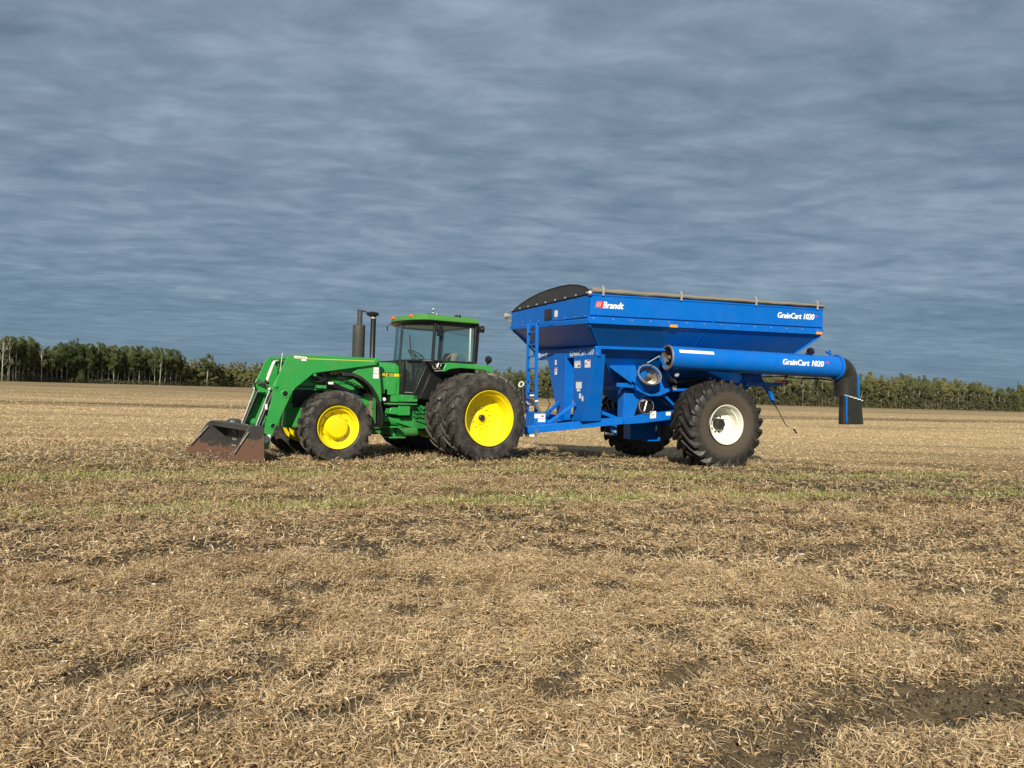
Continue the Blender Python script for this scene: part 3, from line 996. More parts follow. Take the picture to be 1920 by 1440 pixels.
mb = MB()
mb.loft([hood_ring(1.33, 1.93, 1.38, .44), hood_ring(1.40, 1.955, 1.38, .45), hood_ring(1.9, 1.945, 1.38, .45)])
mb.loft([hood_ring(1.904, 1.945, 1.40, .445), hood_ring(2.6, 1.90, 1.40, .42), hood_ring(3.2, 1.85, 1.40, .40), hood_ring(3.42, 1.82, 1.40, .39), hood_ring(3.5, 1.76, 1.40, .36)])
part('hood', mb, 'green', T, bevel=.012)
mb = MB()
mb.prism([(1.33, 1.66), (1.62, 1.66), (1.60, 1.44), (1.52, 1.42), (1.50, 1.14), (1.33, 1.14)], .40, .47)
mb.prism([(1.40, 1.55), (1.60, 1.55), (1.60, 1.28), (1.42, 1.28)], .47, .485)
mb.prism([(1.62, 1.60), (1.83, 1.64), (1.83, 1.30), (1.64, 1.30)], .38, .44)
mb.box(1.33, 1.85, -.47, -.40, 1.14, 1.66)
part('side_panel', mb, 'green', T, bevel=.012, split=True)
mb = MB()
mb.box(3.50, 3.53, -.34, .34, 1.02, 1.74)
mb.box(2.7, 3.49, -.36, .36, .99, 1.40)
for k in range(9):
    z = 1.06 + k * .075
    mb.box(3.53, 3.54, -.32, .32, z, z + .03)
part('grille', mb, 'black', T)
# black and yellow hood stripe, number and name as far as they show
mb = MB()
mb.box(1.34, 1.90, .4505, .4545, 1.64, 1.735)
mb.prism([(1.908, 1.64), (3.2, 1.60), (3.2, 1.675), (1.908, 1.735)], .4465, .4525)
mb.mat(1)
mb.box(1.34, 1.555, .4550, .4585, 1.655, 1.72)
mb.mat(0)
for x in (1.535, 1.515, 1.497, 1.482, 1.470, 1.46):
    mb.box(x, x + .006 if x < 1.5 else x + .009, .4585, .4600, 1.655, 1.72)
part('hood_stripe', mb, ['black', 'ink'], T)
lettering('name_lettering', 'DEERE', T, 'ink', (1.93, .4560, 1.655), (-1, 0, 0), (0, 0, 1), .35, .065, bold=.12, shear=0)
lettering('number_lettering', '4755', T, 'ink', (2.82, .455, 1.640), (-1, 0, .02), (0, 0, 1), .30, .055, bold=.12, shear=0)
mb = MB()
mb.prism([(2.20, 1.48), (2.95, 1.44), (2.93, 1.28), (2.20, 1.28)], .42, .46)
for k in range(14):
    mb.mat(0).box(2.32 + k * .042, 2.345 + k * .042, .455, .470, 1.475, 1.53)
mb.mat(1)
mb.lathe([(.10, 0), (.10, .03), (.001, .05)], (2.18, .47, 1.50), (0, 1, 0), n=20)
part('engine_side_screen', mb, ['green', 'white'], T)
mb = MB()
mb.lathe([(.05, 0), (.06, .02), (.03, .035)], (2.95, .30, 1.91), (0, 0, 1), n=14)
mb.lathe([(.05, 0), (.06, .02), (.03, .035)], (2.35, .20, 1.925), (0, 0, 1), n=14)
part('filler_cap', mb, 'black', T, split=True)

# --- exhaust and intake
mb = MB()
mb.lathe([(.112, 1.93), (.125, 1.96), (.125, 2.67), (.112, 2.685), (.0001, 2.685)], (2.10, .10, 0), (0, 0, 1), n=28)
mb.lathe([(.052, 2.67), (.052, 2.985), (.046, 2.985), (.046, 2.9), (.001, 2.9)], (2.09, .10, 0), (0, 0, 1), n=20)
part('exhaust_muffler', mb, 'muffler', T)
mb = MB()
mb.prism([(2.15, 2.985), (2.09, 2.995), (1.97, 2.975), (1.94, 2.955), (1.97, 2.962), (2.09, 2.984)], .05, .15)
part('rain_flap', mb, 'muffler', T)
mb = MB()
mb.lathe([(.065, 1.93), (.065, 2.02), (.056, 2.05), (.056, 2.90)], (1.71, -.10, 0), (0, 0, 1), n=20)
mb.lathe([(.06, 2.895), (.13, 2.935), (.135, 2.965), (.11, 2.99), (.04, 3.005), (.0001, 3.005)], (1.73, -.10, 0), (0, 0, 1), n=26)
mb.mat(1).lathe([(.060, 2.86), (.060, 2.89)], (1.715, -.10, 0), (0, 0, 1), n=20)
part('air_intake', mb, ['black', 'steel'], T)

# --- cab
cabo = [(-.22, .80), (.76, .80), (.93, .70), (1.05, .50), (1.13, .28), (1.17, 0)]
outline = cabo + [(x, -y) for x, y in cabo[-2::-1]]


def shrink(x, y, k):
    return (x * k if x > 0 else x, y * k)


cab = empty('cab', parent=T)
mb = MB()
ro = [(-.30, .86), (.94, .86), (1.10, .60), (1.19, .30), (1.21, 0)]
ro = ro + [(x, -y) for x, y in ro[-2::-1]]
cx0 = .45


def rring(k, z, drop=0.0):
    return [(cx0 + (x - cx0) * k, y * k, z - (drop if x > 1.1 else 0)) for x, y in ro]


mb.loft([rring(.98, 2.835), rring(1.0, 2.845), rring(1.0, 2.865, -.0), rring(.975, 2.905), rring(.93, 2.955), rring(.80, 2.975), rring(.4, 2.985)])
part('roof', mb, 'roofgreen', cab, bevel=.006)
mb = MB()
mb.loft([rring(.93, 2.78), rring(1.0, 2.815), rring(1.012, 2.832), rring(.97, 2.833)])
part('roof_visor', mb, 'black', cab)
mb = MB()


def cpt(i, z, k=1.0):
    x, y = outline[i]
    t = (z - 2.0) / .8
    return (cx0 + (x - cx0) * k - .04 * t, y * k * (1 - .02 * t), z)


no = len(outline)
for i in (0, 1, no - 2, no - 1):
    mb.tube([cpt(i, 1.98), cpt(i, 2.80)], .038 if i in (0, no - 1) else .034, 8)
mb.beam((-.26, .80, 2.0), (-.30, .80, 2.79), .09, .045)
mb.beam((-.26, -.80, 2.0), (-.30, -.80, 2.79), .09, .045)
for z, r in ((2.0, .028), (2.78, .03)):
    for i in range(no - 1):
        mb.tube([cpt(i, z), cpt(i + 1, z)], r, 8)
    mb.tube([cpt(no - 1, z), cpt(0, z)], r, 8)
mb.tube([cpt(8, 2.0, .985), cpt(8, 2.78, .985)], .022, 8)
part('cab_frame', mb, 'black', cab)
mb = MB()
for i in range(no - 1):
    mb.plate([cpt(i, 2.02), cpt(i + 1, 2.02), cpt(i + 1, 2.77), cpt(i, 2.77)], .006)
mb.plate([cpt(no - 1, 2.02), cpt(0, 2.02), cpt(0, 2.77), cpt(no - 1, 2.77)], .006)
part('window', mb, 'glass', cab, smooth=0)
# cab floor, lower body, lower door glass
mb = MB()
mb.prism([(-.25, 1.97), (1.32, 1.97), (1.32, 1.28), (.95, 1.28), (.62, 1.97)], -.60, -.55)
mb.box(-.28, -.22, -.78, .78, 1.3, 1.98)
mb.box(-.25, 1.3, -.6, .55, 1.27, 1.33)
mb.box(1.28, 1.33, -.58, .45, 1.3, 2.0)
mb.prism([(.62, 1.97), (.80, 1.97), (1.10, 1.30), (1.10, 1.2), (.90, 1.2), (.50, 1.7)], .56, .66)
mb.prism([(1.30, 1.97), (1.36, 1.97), (1.36, 1.30), (1.30, 1.30)], .54, .66)
mb.box(1.08, 1.34, .56, .655, 1.28, 1.35)
mb.prism([(.45, 1.97), (.86, 1.97), (.72, 1.80), (.50, 1.80)], .66, .83)
mb.prism([(-.2, 1.90), (.7, 1.90), (.78, 1.22), (.2, 1.22)], .48, .52)
mb.prism([(.40, 1.60), (.75, 1.75), (.98, 1.22), (.45, 1.18)], .52, .72)
mb.box(-.25, .78, .50, .80, 1.93, 1.985)
part('cab_lower_body', mb, 'black', cab, bevel=.006)
mb = MB()
mb.prism([(1.30, 1.95), (.80, 1.95), (1.08, 1.36), (1.30, 1.36)], .612, .618)
part('lower_door_glass', mb, 'glass', cab, smooth=0)
mb = MB()
mb.box(1.12, 1.30, .645, .665, 1.335, 1.35)
mb.tube([(.60, .84, 1.90), (.56, .84, 1.95), (.64, .84, 1.96), (.67, .84, 1.88), (.60, .84, 1.85)], .010, 6)
mb.tube([(.70, .84, 1.95), (.67, .84, 1.86), (.74, .84, 1.84), (.78, .84, 1.90)], .010, 6)
mb.tube([(.50, .835, 1.815), (.72, .835, 1.80)], .012, 6)
part('trim', mb, 'steel', cab, split=True)
mb = MB()
mb.lathe([(.185, -.012), (.2, 0), (.185, .012), (.172, 0)], (.72, -.05, 2.16), (-.55, 0, 1), n=28, closed=True)
mb.tube([(.78, -.05, 2.10), (1.0, -.05, 1.75)], .03, 8)
for a in (0, 120, 240):
    v = Vector((.185 * math.cos(R(a)) * .88, .185 * math.sin(R(a)), .185 * math.cos(R(a)) * .48))
    mb.tube([(.73, -.05, 2.15), Vector((.72, -.05, 2.16)) + v], .010, 6)
part('steering_wheel', mb, 'int', cab)
mb = MB()
mb.loft([[(-.02, y, 2.00) for y in (-.24, .24)] + [(.38, y, 2.00) for y in (.24, -.24)],
         [(-.02, y, 2.06) for y in (-.22, .22)] + [(.36, y, 2.06) for y in (.22, -.22)]])
mb.loft([[(-.05, -.24, 1.7), (-.05, .24, 1.7), (.35, .24, 1.7), (.35, -.24, 1.7)], [(-.05, -.24, 1.86), (-.05, .24, 1.86), (.42, .24, 1.86), (.42, -.24, 1.86)]])
mb.prism([(-.02, 1.86), (.08, 1.86), (-.04, 2.22), (-.14, 2.24), (-.17, 2.18)], -.23, .23)
part('driver_seat', mb, 'seat', cab, bevel=.03)
mb = MB()
mb.box(1.0, 1.15, -.42, .36, 1.6, 2.0)
mb.box(.0, .5, -.55, -.3, 1.5, 2.08)
mb.prism([(.9, 1.35), (1.2, 1.35), (1.15, 1.8), (1.05, 1.85)], -.1, .12)
mb.tube([(.55, -.42, 2.0), (.58, -.42, 2.22)], .012, 6)
part('dashboard', mb, 'int', cab, bevel=.02)
mb = MB()
mb.box(.60, .70, .84, .90, 2.52, 2.72)
mb.tube([(.76, .80, 2.75), (.70, .87, 2.74), (.66, .87, 2.60)], .012, 6)
part('mirror', mb, 'black', cab, bevel=.01)
mb = MB()
for p in ((1.175, -.30, 2.93), (1.10, .44, 2.93), (-.24, .78, 2.90)):
    mb.lathe([(.042, 0), (.042, .028), (.03, .04), (.0001, .042)], (p[0], p[1], p[2] - .01), (.3, .1, 1), n=16)
    mb.box(p[0] - .03, p[0] + .04, p[1] - .045, p[1] + .045, p[2] - .03, p[2] + .022)
part('amber_light', mb, 'orange', cab, bevel=.01, split=True)
mb = MB()
mb.lathe([(.02, 0), (.07, .03), (.075, .10), (.001, .105)], (-.30, .86, 2.73), (-1, .25, 0), n=18)
mb.tube([(-.28, .84, 2.80), (-.32, .87, 2.74)], .014, 6)
mb.box(-.38, -.28, .80, .92, 2.66, 2.80)
mb.tube([(1.18, -.42, 2.80), (1.24, -.45, 2.76), (1.23, -.45, 2.66)], .016, 6)
part('work_light', mb, 'black', cab, bevel=.02, split=True)
mb = MB()
mb.tube([(.52, .30, 2.97), (.52, .30, 3.10)], .010, 6)
mb.tube([(.66, .30, 3.01), (.40, .30, 3.00)], .020, 8)
mb.tube([(.42, .25, 3.0), (.45, .45, 2.96)], .022, 8)
mb.mat(1).ball((.52, .30, 3.13), .028)
mb.ball((.52, .30, 3.05), .024); mb.ball((.40, .40, 2.985), .028); mb.ball((.44, .30, 3.03), .022)
part('air_horn', mb, ['black', 'steel'], cab)
mb = MB()
mb.lathe([(.045, 0), (.05, .13), (.04, .15), (.001, .15)], (.16, .74, 2.86), (.0, .2, 1), n=14)
mb.box(.18, .24, .72, .76, 2.93, 2.99)
part('roof_lamp', mb, 'black', cab)
mb = MB()
mb.tube([(1.16, .05, 2.76), (1.05, .30, 2.40), (1.03, .32, 2.30)], .010, 6)
mb.beam((1.07, .33, 2.55), (1.04, .36, 2.08), .02, .02)
mb.mat(1)
mb.beam((.74, .77, 2.03), (.74, .77, 2.15), .02, .03)
part('wiper', mb, ['black', 'steel'], cab, split=True)
mb = MB()
mb.ball((.98, .35, 1.93), .001)
mb.beam((-.13, .775, 2.05), (-.13, .775, 2.74), .035, .02)
part('window_seal_strip', mb, 'cream', cab, split=True)

# --- fenders
for s in (1, -1):
    mb = MB()
    poly = [(.66, 1.79), (.58, 1.955), (.52, 1.975), (-.40, 1.965), (-.50, 1.955), (-.53, 1.93), (-.53, 1.80), (-.50, 1.79), (-.44, 1.83), (-.30, 1.865), (.25, 1.875), (.48, 1.845), (.60, 1.79)]
    mb.prism(poly, s * 1.02, s * 1.06)
    top = [(.58, 1.955), (.52, 1.975), (-.40, 1.965), (-.50, 1.955), (-.53, 1.92), (-.50, 1.92), (-.40, 1.935), (.52, 1.945)]
    mb.prism(top, s * .70, s * 1.02)
    part('rear_fender', mb, 'green', T, bevel=.012)
    mb = MB()
    mb.lathe([(.03, -.03), (.075, 0), (.085, .05), (.06, .09), (.001, .10)], (-.44, s * .98, 2.08), (-1, 0, .1), n=18)
    mb.tube([(-.46, s * .98, 1.95), (-.46, s * .98, 2.05)], .018, 8)
    part('fender_lamp', mb, 'black', T)

# --- front wheel fenders (arched black)
for s in (1, -1):
    arc = [(2.82, 1.665), (2.62, 1.67), (2.46, 1.61), (2.32, 1.52), (2.20, 1.40), (2.10, 1.24), (2.02, 1.05), (1.985, .86), (1.99, .64)]
    mb = MB()
    rings = []
    for i, (x, z) in enumerate(arc):
        a, b = arc[max(i - 1, 0)], arc[min(i + 1, len(arc) - 1)]
        tx, tz = b[0] - a[0], b[1] - a[1]; L = math.hypot(tx, tz); nx, nz = -tz / L * -1, tx / L * -1
        hw = .17 if 0 < i < len(arc) - 1 else .12
        c = 1.02
        ring = []
        for (yy, off) in ((hw, -.045), (hw, 0.0), (hw * .8, .018), (-hw * .8, .018), (-hw, 0.0), (-hw, -.045), (-hw * .9, 0), (-hw * .8, .002), (hw * .8, .002), (hw * .9, 0)):
            ring.append((x - nx * -off * 1.0, s * (c + yy), z + off * abs(nz) if False else z - nz * -off))
        rings.append(ring)
    mb.loft(rings)
    part('front_fender', mb, 'plastic', T, smooth=45)
    mb = MB()
    mb.prism([(2.16, 1.16), (2.05, 1.16), (2.03, .72), (2.06, .62), (2.14, .70), (2.20, .80)], s * .90, s * .94)
    part('mud_flap', mb, 'tan', T)
    mb = MB()
    mb.beam((2.12, s * .55, 1.05), (2.10, s * 1.0, 1.05), .06, .08)
    mb.beam((2.12, s * .55, .82), (2.12, s * 1.0, .82), .05, .06)
    mb.beam((2.09, s * .97, 1.22), (2.08, s * .97, .72), .05, .05)
    part('fender_bracket', mb, 'green2', T)

# --- steps, tool box, linkage, belly parts on the near side
mb = MB()
mb.box(1.0, 1.36, .50, .66, 1.15, 1.29)
mb.box(1.02, 1.68, .35, .70, 1.085, 1.115)
mb.box(1.16, 1.42, .48, .66, .87, 1.06)
mb.prism([(1.42, 1.06), (1.58, 1.02), (1.62, .90), (1.42, .88)], .40, .62)
mb.prism([(1.66, .83), (1.66, .74), (1.45, .73), (1.05, .62), (.72, .62), (.72, .78), (.98, .78), (1.0, .95), (1.06, .95), (1.08, .82)], .45, .50)
part('side_frame', mb, 'green', T, bevel=.01)
mb = MB()
mb.box(1.40, 1.66, .52, .78, .625, .65)
mb.prism([(1.60, .63), (1.50, .63), (1.44, .43), (1.54, .43)], .58, .62)
mb.box(1.30, 1.66, .50, .78, .415, .44)
part('step', mb, 'green', T, bevel=.006)
mb = MB()
mb.lathe([(.001, 0), (.09, .01), (.09, .50), (.001, .51)], (.93, .5, .53), (1, 0, -.02), n=20)
mb.box(.6, 1.0, .30, .52, .60, .78)
for k in range(10):
    x = .72 + (k % 4) * .075; z = .82 + (k // 4) * .085
    mb.box(x, x + .04, .48, .54 + .02 * (k % 2), z, z + .04)
    mb.tube([(x, .53, z), (x + .1, .55, z + .05)], .012, 6)
mb.beam((.98, .55, .78), (.70, .55, .70), .02, .03)
mb.box(.70, 1.0, .35, .5, .78, 1.08)
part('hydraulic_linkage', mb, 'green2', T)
mb = MB()
mb.lathe([(.04, 0), (.05, .1), (.001, .12)], (1.42, .55, .70), (1, 0, .2), n=12)
mb.tube([(1.2, .52, .62), (1.35, .56, .66), (1.5, .55, .72)], .012, 6)
part('filter', mb, 'green2', T)

# --- loader masts
for s in (1, -1):
    mb = MB()
    mb.prism([(2.06, 2.0), (1.93, 2.0), (1.87, 1.94), (1.79, 1.24), (1.79, 1.13), (1.86, 1.13), (1.90, 1.24), (1.95, 1.28), (2.38, 1.50), (2.46, 1.68), (2.12, 1.86)], s * .60, s * .64)
    mb.prism([(2.08, 1.86), (2.36, 1.68), (2.05, 1.45)], s * .5, s * .59)
    mb.box(1.80, 2.25, s * .45, s * .60, 1.0, 1.22) if s > 0 else mb.box(1.80, 2.25, -.60, -.45, 1.0, 1.22)
    mb.prism([(2.25, 1.2), (2.05, 1.3), (1.85, 1.2), (1.9, .75), (2.2, .75)], s * .42, s * .46)
    part('loader_mast', mb, 'green', T, bevel=.008)
    if s > 0:
        mb = MB()
        mb.box(1.875, 1.985, .6415, .6455, 1.70, 1.82)
        mb.box(1.870, 1.99, .6415, .6455, 1.60, 1.69)
        mb.mat(1)
        mb.box(1.875, 1.985, .6455, .6470, 1.765, 1.772); mb.box(1.87, 1.99, .6455, .6470, 1.695, 1.699)
        part('warning_decal', mb, ['white', 'grey'], T, smooth=0, split=True)
    mb = MB()
    ys = (.65, .70)
    arm = [(1.90, 2.005), (1.87, 1.96), (1.89, 1.90), (1.96, 1.875), (3.23, 1.655), (3.25, 1.63), (3.56, 1.365), (3.60, 1.32), (3.985, .43), (4.02, .22), (4.10, .22), (4.11, .45),
           (4.10, .58), (3.965, 1.26), (3.985, 1.38), (3.955, 1.42), (3.72, 1.945), (3.66, 1.975), (3.45, 1.995)]
    y_in, y_out = s * .60, s * .70
    outp = [(x, z) for x, z in arm]
    mb.prism(outp, y_in + s * .045, y_out)
    # pin boss and cross tube end rings on the outside face
    mb.lathe([(.050, 0), (.050, .012), (.078, .012), (.082, 0)], (3.745, y_out, 1.25), (0, s, 0), n=28, cap=False)
    mb.lathe([(.040, 0), (.040, .012), (.055, .012), (.058, 0)], (3.955, y_out, .655), (0, s, 0), n=24, cap=False)
    mb.lathe([(.045, 0), (.045, .03), (.001, .035)], (1.955, y_out, 1.955), (0, s, 0), n=16)
    mb.lathe([(.030, 0), (.030, .03), (.001, .035)], (3.20, y_out, 1.62), (0, s, 0), n=14)
    mb.lathe([(.032, 0), (.032, .03), (.001, .035)], (3.93, y_out, 1.385), (0, s, 0), n=14)
    # folded seam of the knee plate
    sm = [(3.985, 1.33), (3.88, 1.30), (3.83, 1.345), (3.745, 1.372), (3.665, 1.34), (3.63, 1.30), (3.58, 1.34)]
    mb.tube([(x, y_out + s * .002, z) for x, z in sm], .007, 6)
    a = part('loader_arm', mb, 'green', T, bevel=.008)
    mb = MB()
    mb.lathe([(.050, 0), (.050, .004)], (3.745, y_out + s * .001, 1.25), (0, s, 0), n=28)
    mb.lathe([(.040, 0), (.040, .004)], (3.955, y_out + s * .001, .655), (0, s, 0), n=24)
    part('tube_shade_disc', mb, 'hole_shade', a, split=True)  # flat discs on the solid arm, hole shade painted as black
    if s > 0:
        mb = MB()
        mb.prism([(3.58, 1.925), (3.58, 1.912), (1.98, 1.935), (1.98, 1.948)], .7015, .7045)
        part('arm_stripe', mb, 'stripe', a, smooth=0)
        mb = MB()
        mb.prism([(3.60, 1.965), (3.61, 1.925), (3.36, 1.915), (3.36, 1.955)], .7050, .7070)
        mb.box(3.37, 3.47, .7050, .7070, 1.878, 1.908)
        mb.prism([(4.10, .47), (4.00, .50), (3.98, .40), (4.07, .33), (4.10, .36)], .7015, .7045)
        mb.mat(1)
        for k in range(5):
            mb.box(3.40 + k * .035, 3.418 + k * .035, .7070, .7078, 1.928, 1.945)
        part('arm_decal', mb, ['white', 'grey'], a, smooth=0, split=True)
    # lift cylinder
    mb = MB()
    A = Vector((3.20, s * .56, 1.60)); B = Vector((2.10, s * .56, 1.16))
    dd = (B - A).normalized()
    mb.tube([A, A + dd * .12], .035, 10)
    mb.tube([A + dd * .06, A + dd * .82], .062, 14)
    mb.tube([A + dd * .80, A + dd * .84], .070, 14)
    mb.mat(1).tube([A + dd * .82, B], .03, 10)
    mb.mat(2).box(2.80, 2.90, s * .62 - .004, s * .62 + .004, 1.455, 1.50)
    part('lift_cylinder', mb, ['black', 'chrome', 'white'], T)
    mb = MB()
    A = Vector((3.97, s * .52, 1.36)); B = Vector((4.24, s * .52, .56))
    dd = (B - A).normalized()
    mb.tube([A, A + dd * .80], .012, 8)
    mb.mat(0).tube([A + dd * .02, A + dd * .05], .05, 12)
    part('bucket_cylinder_rod', mb, ['chrome'], T)
    mb = MB()
    A2 = A + Vector((-.07, 0, -.03)); B2 = B + Vector((-.05, 0, -.0))
    mb.tube([A2, B2], .040, 12)
    mb.mat(1).box(4.03, 4.07, s * .56 - .01, s * .565 + .01, .95, 1.05)
    part('bucket_cylinder', mb, ['black', 'white'], T)

mb = MB()
mb.tube([(3.745, -.66, 1.25), (3.745, .66, 1.25)], .075, 20)
mb.tube([(3.955, -.66, .655), (3.955, .66, .655)], .085, 20)
mb.box(3.85, 3.95, -.25, .10, .76, .80)
mb.box(3.80, 3.97, .30, .38, 1.26, 1.42); mb.box(3.80, 3.97, -.38, -.30, 1.26, 1.42)
part('cross_tube', mb, 'green', T)
mb = MB()
mb.beam((3.62, -.60, 1.93), (3.62, .60, 1.93), .10, .05)
mb.prism([(3.60, 1.88), (3.45, 1.88), (3.50, 1.10), (3.62, 1.0)], -.35, -.30)
mb.prism([(3.60, 1.88), (3.45, 1.88), (3.50, 1.10), (3.62, 1.0)], .30, .35)
mb.box(2.9, 3.6, .36, .42, 1.33, 1.38)
mb.box(2.92, 3.10, .40, .60, 1.37, 1.43)
part('grille_guard', mb, 'green', T, bevel=.006)
mb = MB()
mb.prism([(3.62, .62), (3.62, 1.02), (2.6, 1.38), (2.2, 1.38), (2.2, .75), (2.6, .62)], .31, .35)
mb.prism([(3.62, .62), (3.62, 1.02), (2.6, 1.38), (2.2, 1.38), (2.2, .75), (2.6, .62)], -.35, -.31)
part('loader_subframe', mb, 'green', T, bevel=.006)
# hydraulic lines on the loader
mb = MB()
for k in range(5):
    y = -.30 + k * .035
    mb.tube([(3.55, y, 1.90), (3.70, y, 1.88), (3.80, y + .02, 1.62), (3.86, y + .05, 1.42)], .010, 6)
mb.tube([(3.76, -.10, 1.82), (3.80, -.08, 1.70), (3.86, -.12, 1.48)], .024, 8)
mb.tube([(3.60, .62, 1.895), (3.60, -.4, 1.895)], .010, 6)
mb.tube([(3.66, .15, 2.03), (3.70, .15, 1.62)], .006, 6)
part('steel_oil_line', mb, 'cream', T, split=True)
mb = MB()
for s in (1, -1):
    for k in range(3):
        q = .03 * k
        mb.tube([(3.86, s * (.1 + q), 1.40), (3.98 + q, s * (.22 + q), 1.50 - q), (4.02, s * (.36 + q), 1.42), (3.98, s * .50, 1.30)], .012, 6)
    mb.tube([(3.15, s * .60, 1.64), (3.02, s * .66, 1.66), (2.96, s * .66, 1.56), (3.02, s * .64, 1.50), (3.14, s * .60, 1.50)], .010, 6)
    mb.tube([(3.0, s * .5, 1.62), (2.7, s * .52, 1.60), (2.4, s * .54, 1.50), (2.1, s * .52, 1.20)], .016, 6)
part('hydraulic_hose', mb, 'hose', T, split=True)

# --- bucket (lip forward and down, resting on the ground)
BW = 1.10
mb = MB()
sec = [(4.36, .62), (4.24, .63), (4.215, .50), (4.21, .02), (4.74, .005), (4.75, .03), (4.245, .045), (4.245, .48), (4.27, .60), (4.36, .60)]
mb.prism(sec, -BW, BW)
sidep = [(4.50, .61), (4.46, .635), (4.30, .64), (4.225, .58), (4.205, .02), (4.76, .005), (4.80, .03), (4.78, .08)]
mb.prism(sidep, BW, BW + .018)
mb.prism(sidep, -BW - .018, -BW)
mb.beam((4.40, -BW, .622), (4.40, BW, .622), .11, .035)
mb.prism([(4.455, .62), (4.45, .60), (4.45, .54), (4.44, .54), (4.44, .62)], -BW, BW)
mb.box(4.70, 4.81, -BW - .02, BW + .02, -.004, .018)
mb.box(4.245, 4.256, -.62, -.36, .05, .60); mb.box(4.245, 4.256, .36, .62, .05, .60)
mb.box(4.06, 4.21, -.66, -.62, .25, .60); mb.box(4.06, 4.21, .62, .66, .25, .60)
mb.lathe([(.001, -.2), (.09, -.14), (.10, .14), (.001, .2)], (4.22, -.72, .60), (0, 1, 0), n=16)


def askew(m):
    m.v = [(x + (BW - y) * (.050 + .095 * (x - 4.21) / .6), y, z + .03) for x, y, z in m.v]


askew(mb)
bk = part('bucket', mb, 'bucket', T, bevel=.004)
mb = MB()
for s in (BW + .022, -BW + .006):
    mb.beam((4.50, s, .535), (4.74, s, .155), .022, .045, up=(0, 1, 0))
askew(mb)
part('side_edge_bar', mb, 'worn', bk, bevel=.004, split=True)
mb = MB()
for y in (-.56, -.42, .42, .56):
    for z in (.18, .30, .46):
        mb.lathe([(.016, 0), (.016, .012), (.001, .016)], (4.256, y, z), (1, 0, 0), n=8)
askew(mb)
part('bolt', mb, 'steel', bk, split=True)

# ================================================================== GRAIN CART
SCC = 1.07
C_ = Vector((3.685, 17.13, 0))
CPT = -.0186
cart = empty('grain_cart', CV + (C_ - CV) * SCC, (0, -CPT, .3843 + PI), SCC,
             label='big blue grain cart with black tarp and folded side auger hitched behind the tractor', cat='grain cart')
C = cart
RC = .92
ZC = RC - .03
# hopper
TXF, TXR, TYN, TYF, ZT = 3.165, -2.39, 1.85, -2.0, 3.31
ZBN, ZBF = 2.78, 2.92                         # lower edge of the upright sides, near and far


def zb(y):
    return ZBN + (ZBF - ZBN) * (TYN - y) / (TYN - TYF)


F0, F1, R0, R1 = 1.88, 1.88, -1.35, -1.35
mb = MB()
# front upright panel
mb.plate([(TXF, TYN, zb(TYN) + .13), (TXF, TYN, ZT), (TXF, TYF, ZT), (TXF, TYF, zb(TYF) + .08)], .012)
# side panels (near with a recessed crease), far, rear
mb.box(TXR, TXF + .006, TYN - .012, TYN, 2.945, ZT)
mb.box(TXR, TXF, TYN - .045, TYN - .033, 2.90, 2.945)
mb.box(TXR, TXF, TYN - .045, TYN - .001, 2.943, 2.949)
mb.box(TXR, TXF, TYF, TYF + .012, 2.95, ZT)
mb.plate([(TXR, TYN, zb(TYN) + .1), (TXR, TYN, ZT), (TXR, TYF, ZT), (TXR, TYF, zb(TYF) + .05)], .012)
for x in (.42, -.98, 1.80):
    mb.box(x - .004, x + .004, TYN, TYN + .0015, 2.95, ZT - .01)
mb.box(TXF + .006, TXF + .0075, -.006, .002, 3.0, ZT - .01)
part('hopper_side_panel', mb, 'blue', C, bevel=.003)
mb = MB()
for k in range(14):
    mb.lathe([(.011, 0), (.011, .006), (.001, .008)], (TXR + .15 + k * .41, TYN + .02, 2.88), (0, 1, 0), n=8)
    if k < 9:
        y = TYF + .25 + k * .43
        mb.lathe([(.011, 0), (.011, .006), (.001, .008)], (TXF + .006, y, zb(y) + .15), (1, 0, 0), n=8)
part('flange_bolt', mb, 'steel', C, split=True)
mb = MB()
# flange band
mb.box(TXR - .01, TXF + .03, TYN - .06, TYN + .02, 2.785, 2.905)
mb.loft([[(TXF - .05, y, zb(y)), (TXF + .03, y, zb(y) - .0), (TXF + .03, y, zb(y) + .085), (TXF - .05, y, zb(y) + .13)] for y in (TYN - .06, TYF - .02)])
mb.loft([[(TXR - .01, y, zb(y)), (TXR + .05, y, zb(y)), (TXR + .05, y, zb(y) + .11), (TXR - .01, y, zb(y) + .11)] for y in (TYN - .06, TYF - .02)])
mb.box(TXR, TXF, TYF - .02, TYF + .06, 2.93, 3.02)
mb.box(TXR - .012, TXF + .012, TYN - .05, TYN + .012, ZT - .004, ZT + .03)
mb.box(TXR - .012, TXF + .012, TYF - .012, TYF + .05, ZT - .004, ZT + .03)
part('hopper_flange', mb, 'blue', C, bevel=.006)
# sloped funnel
zlo = 1.62
top = [(TXF, TYN - .02, ZBN), (TXF, TYF + .02, ZBF), (TXR, TYF + .02, ZBF), (TXR, TYN - .02, ZBN)]
mid_f = [(2.72, -1.55, 2.36)]
low = [(F0, .58, zlo), (F0, -.80, zlo), (R0, -.80, zlo), (R0, .58, zlo)]
mb = MB()
mb.loft([top, low], cap=False)
mb.mat(0)
part('hopper_funnel', mb, 'blue', C, smooth=0)
# corner angle strips and the seam strips
mb = MB()


def lerp(a, b, t):
    return tuple(a[i] + (b[i] - a[i]) * t for i in range(3))


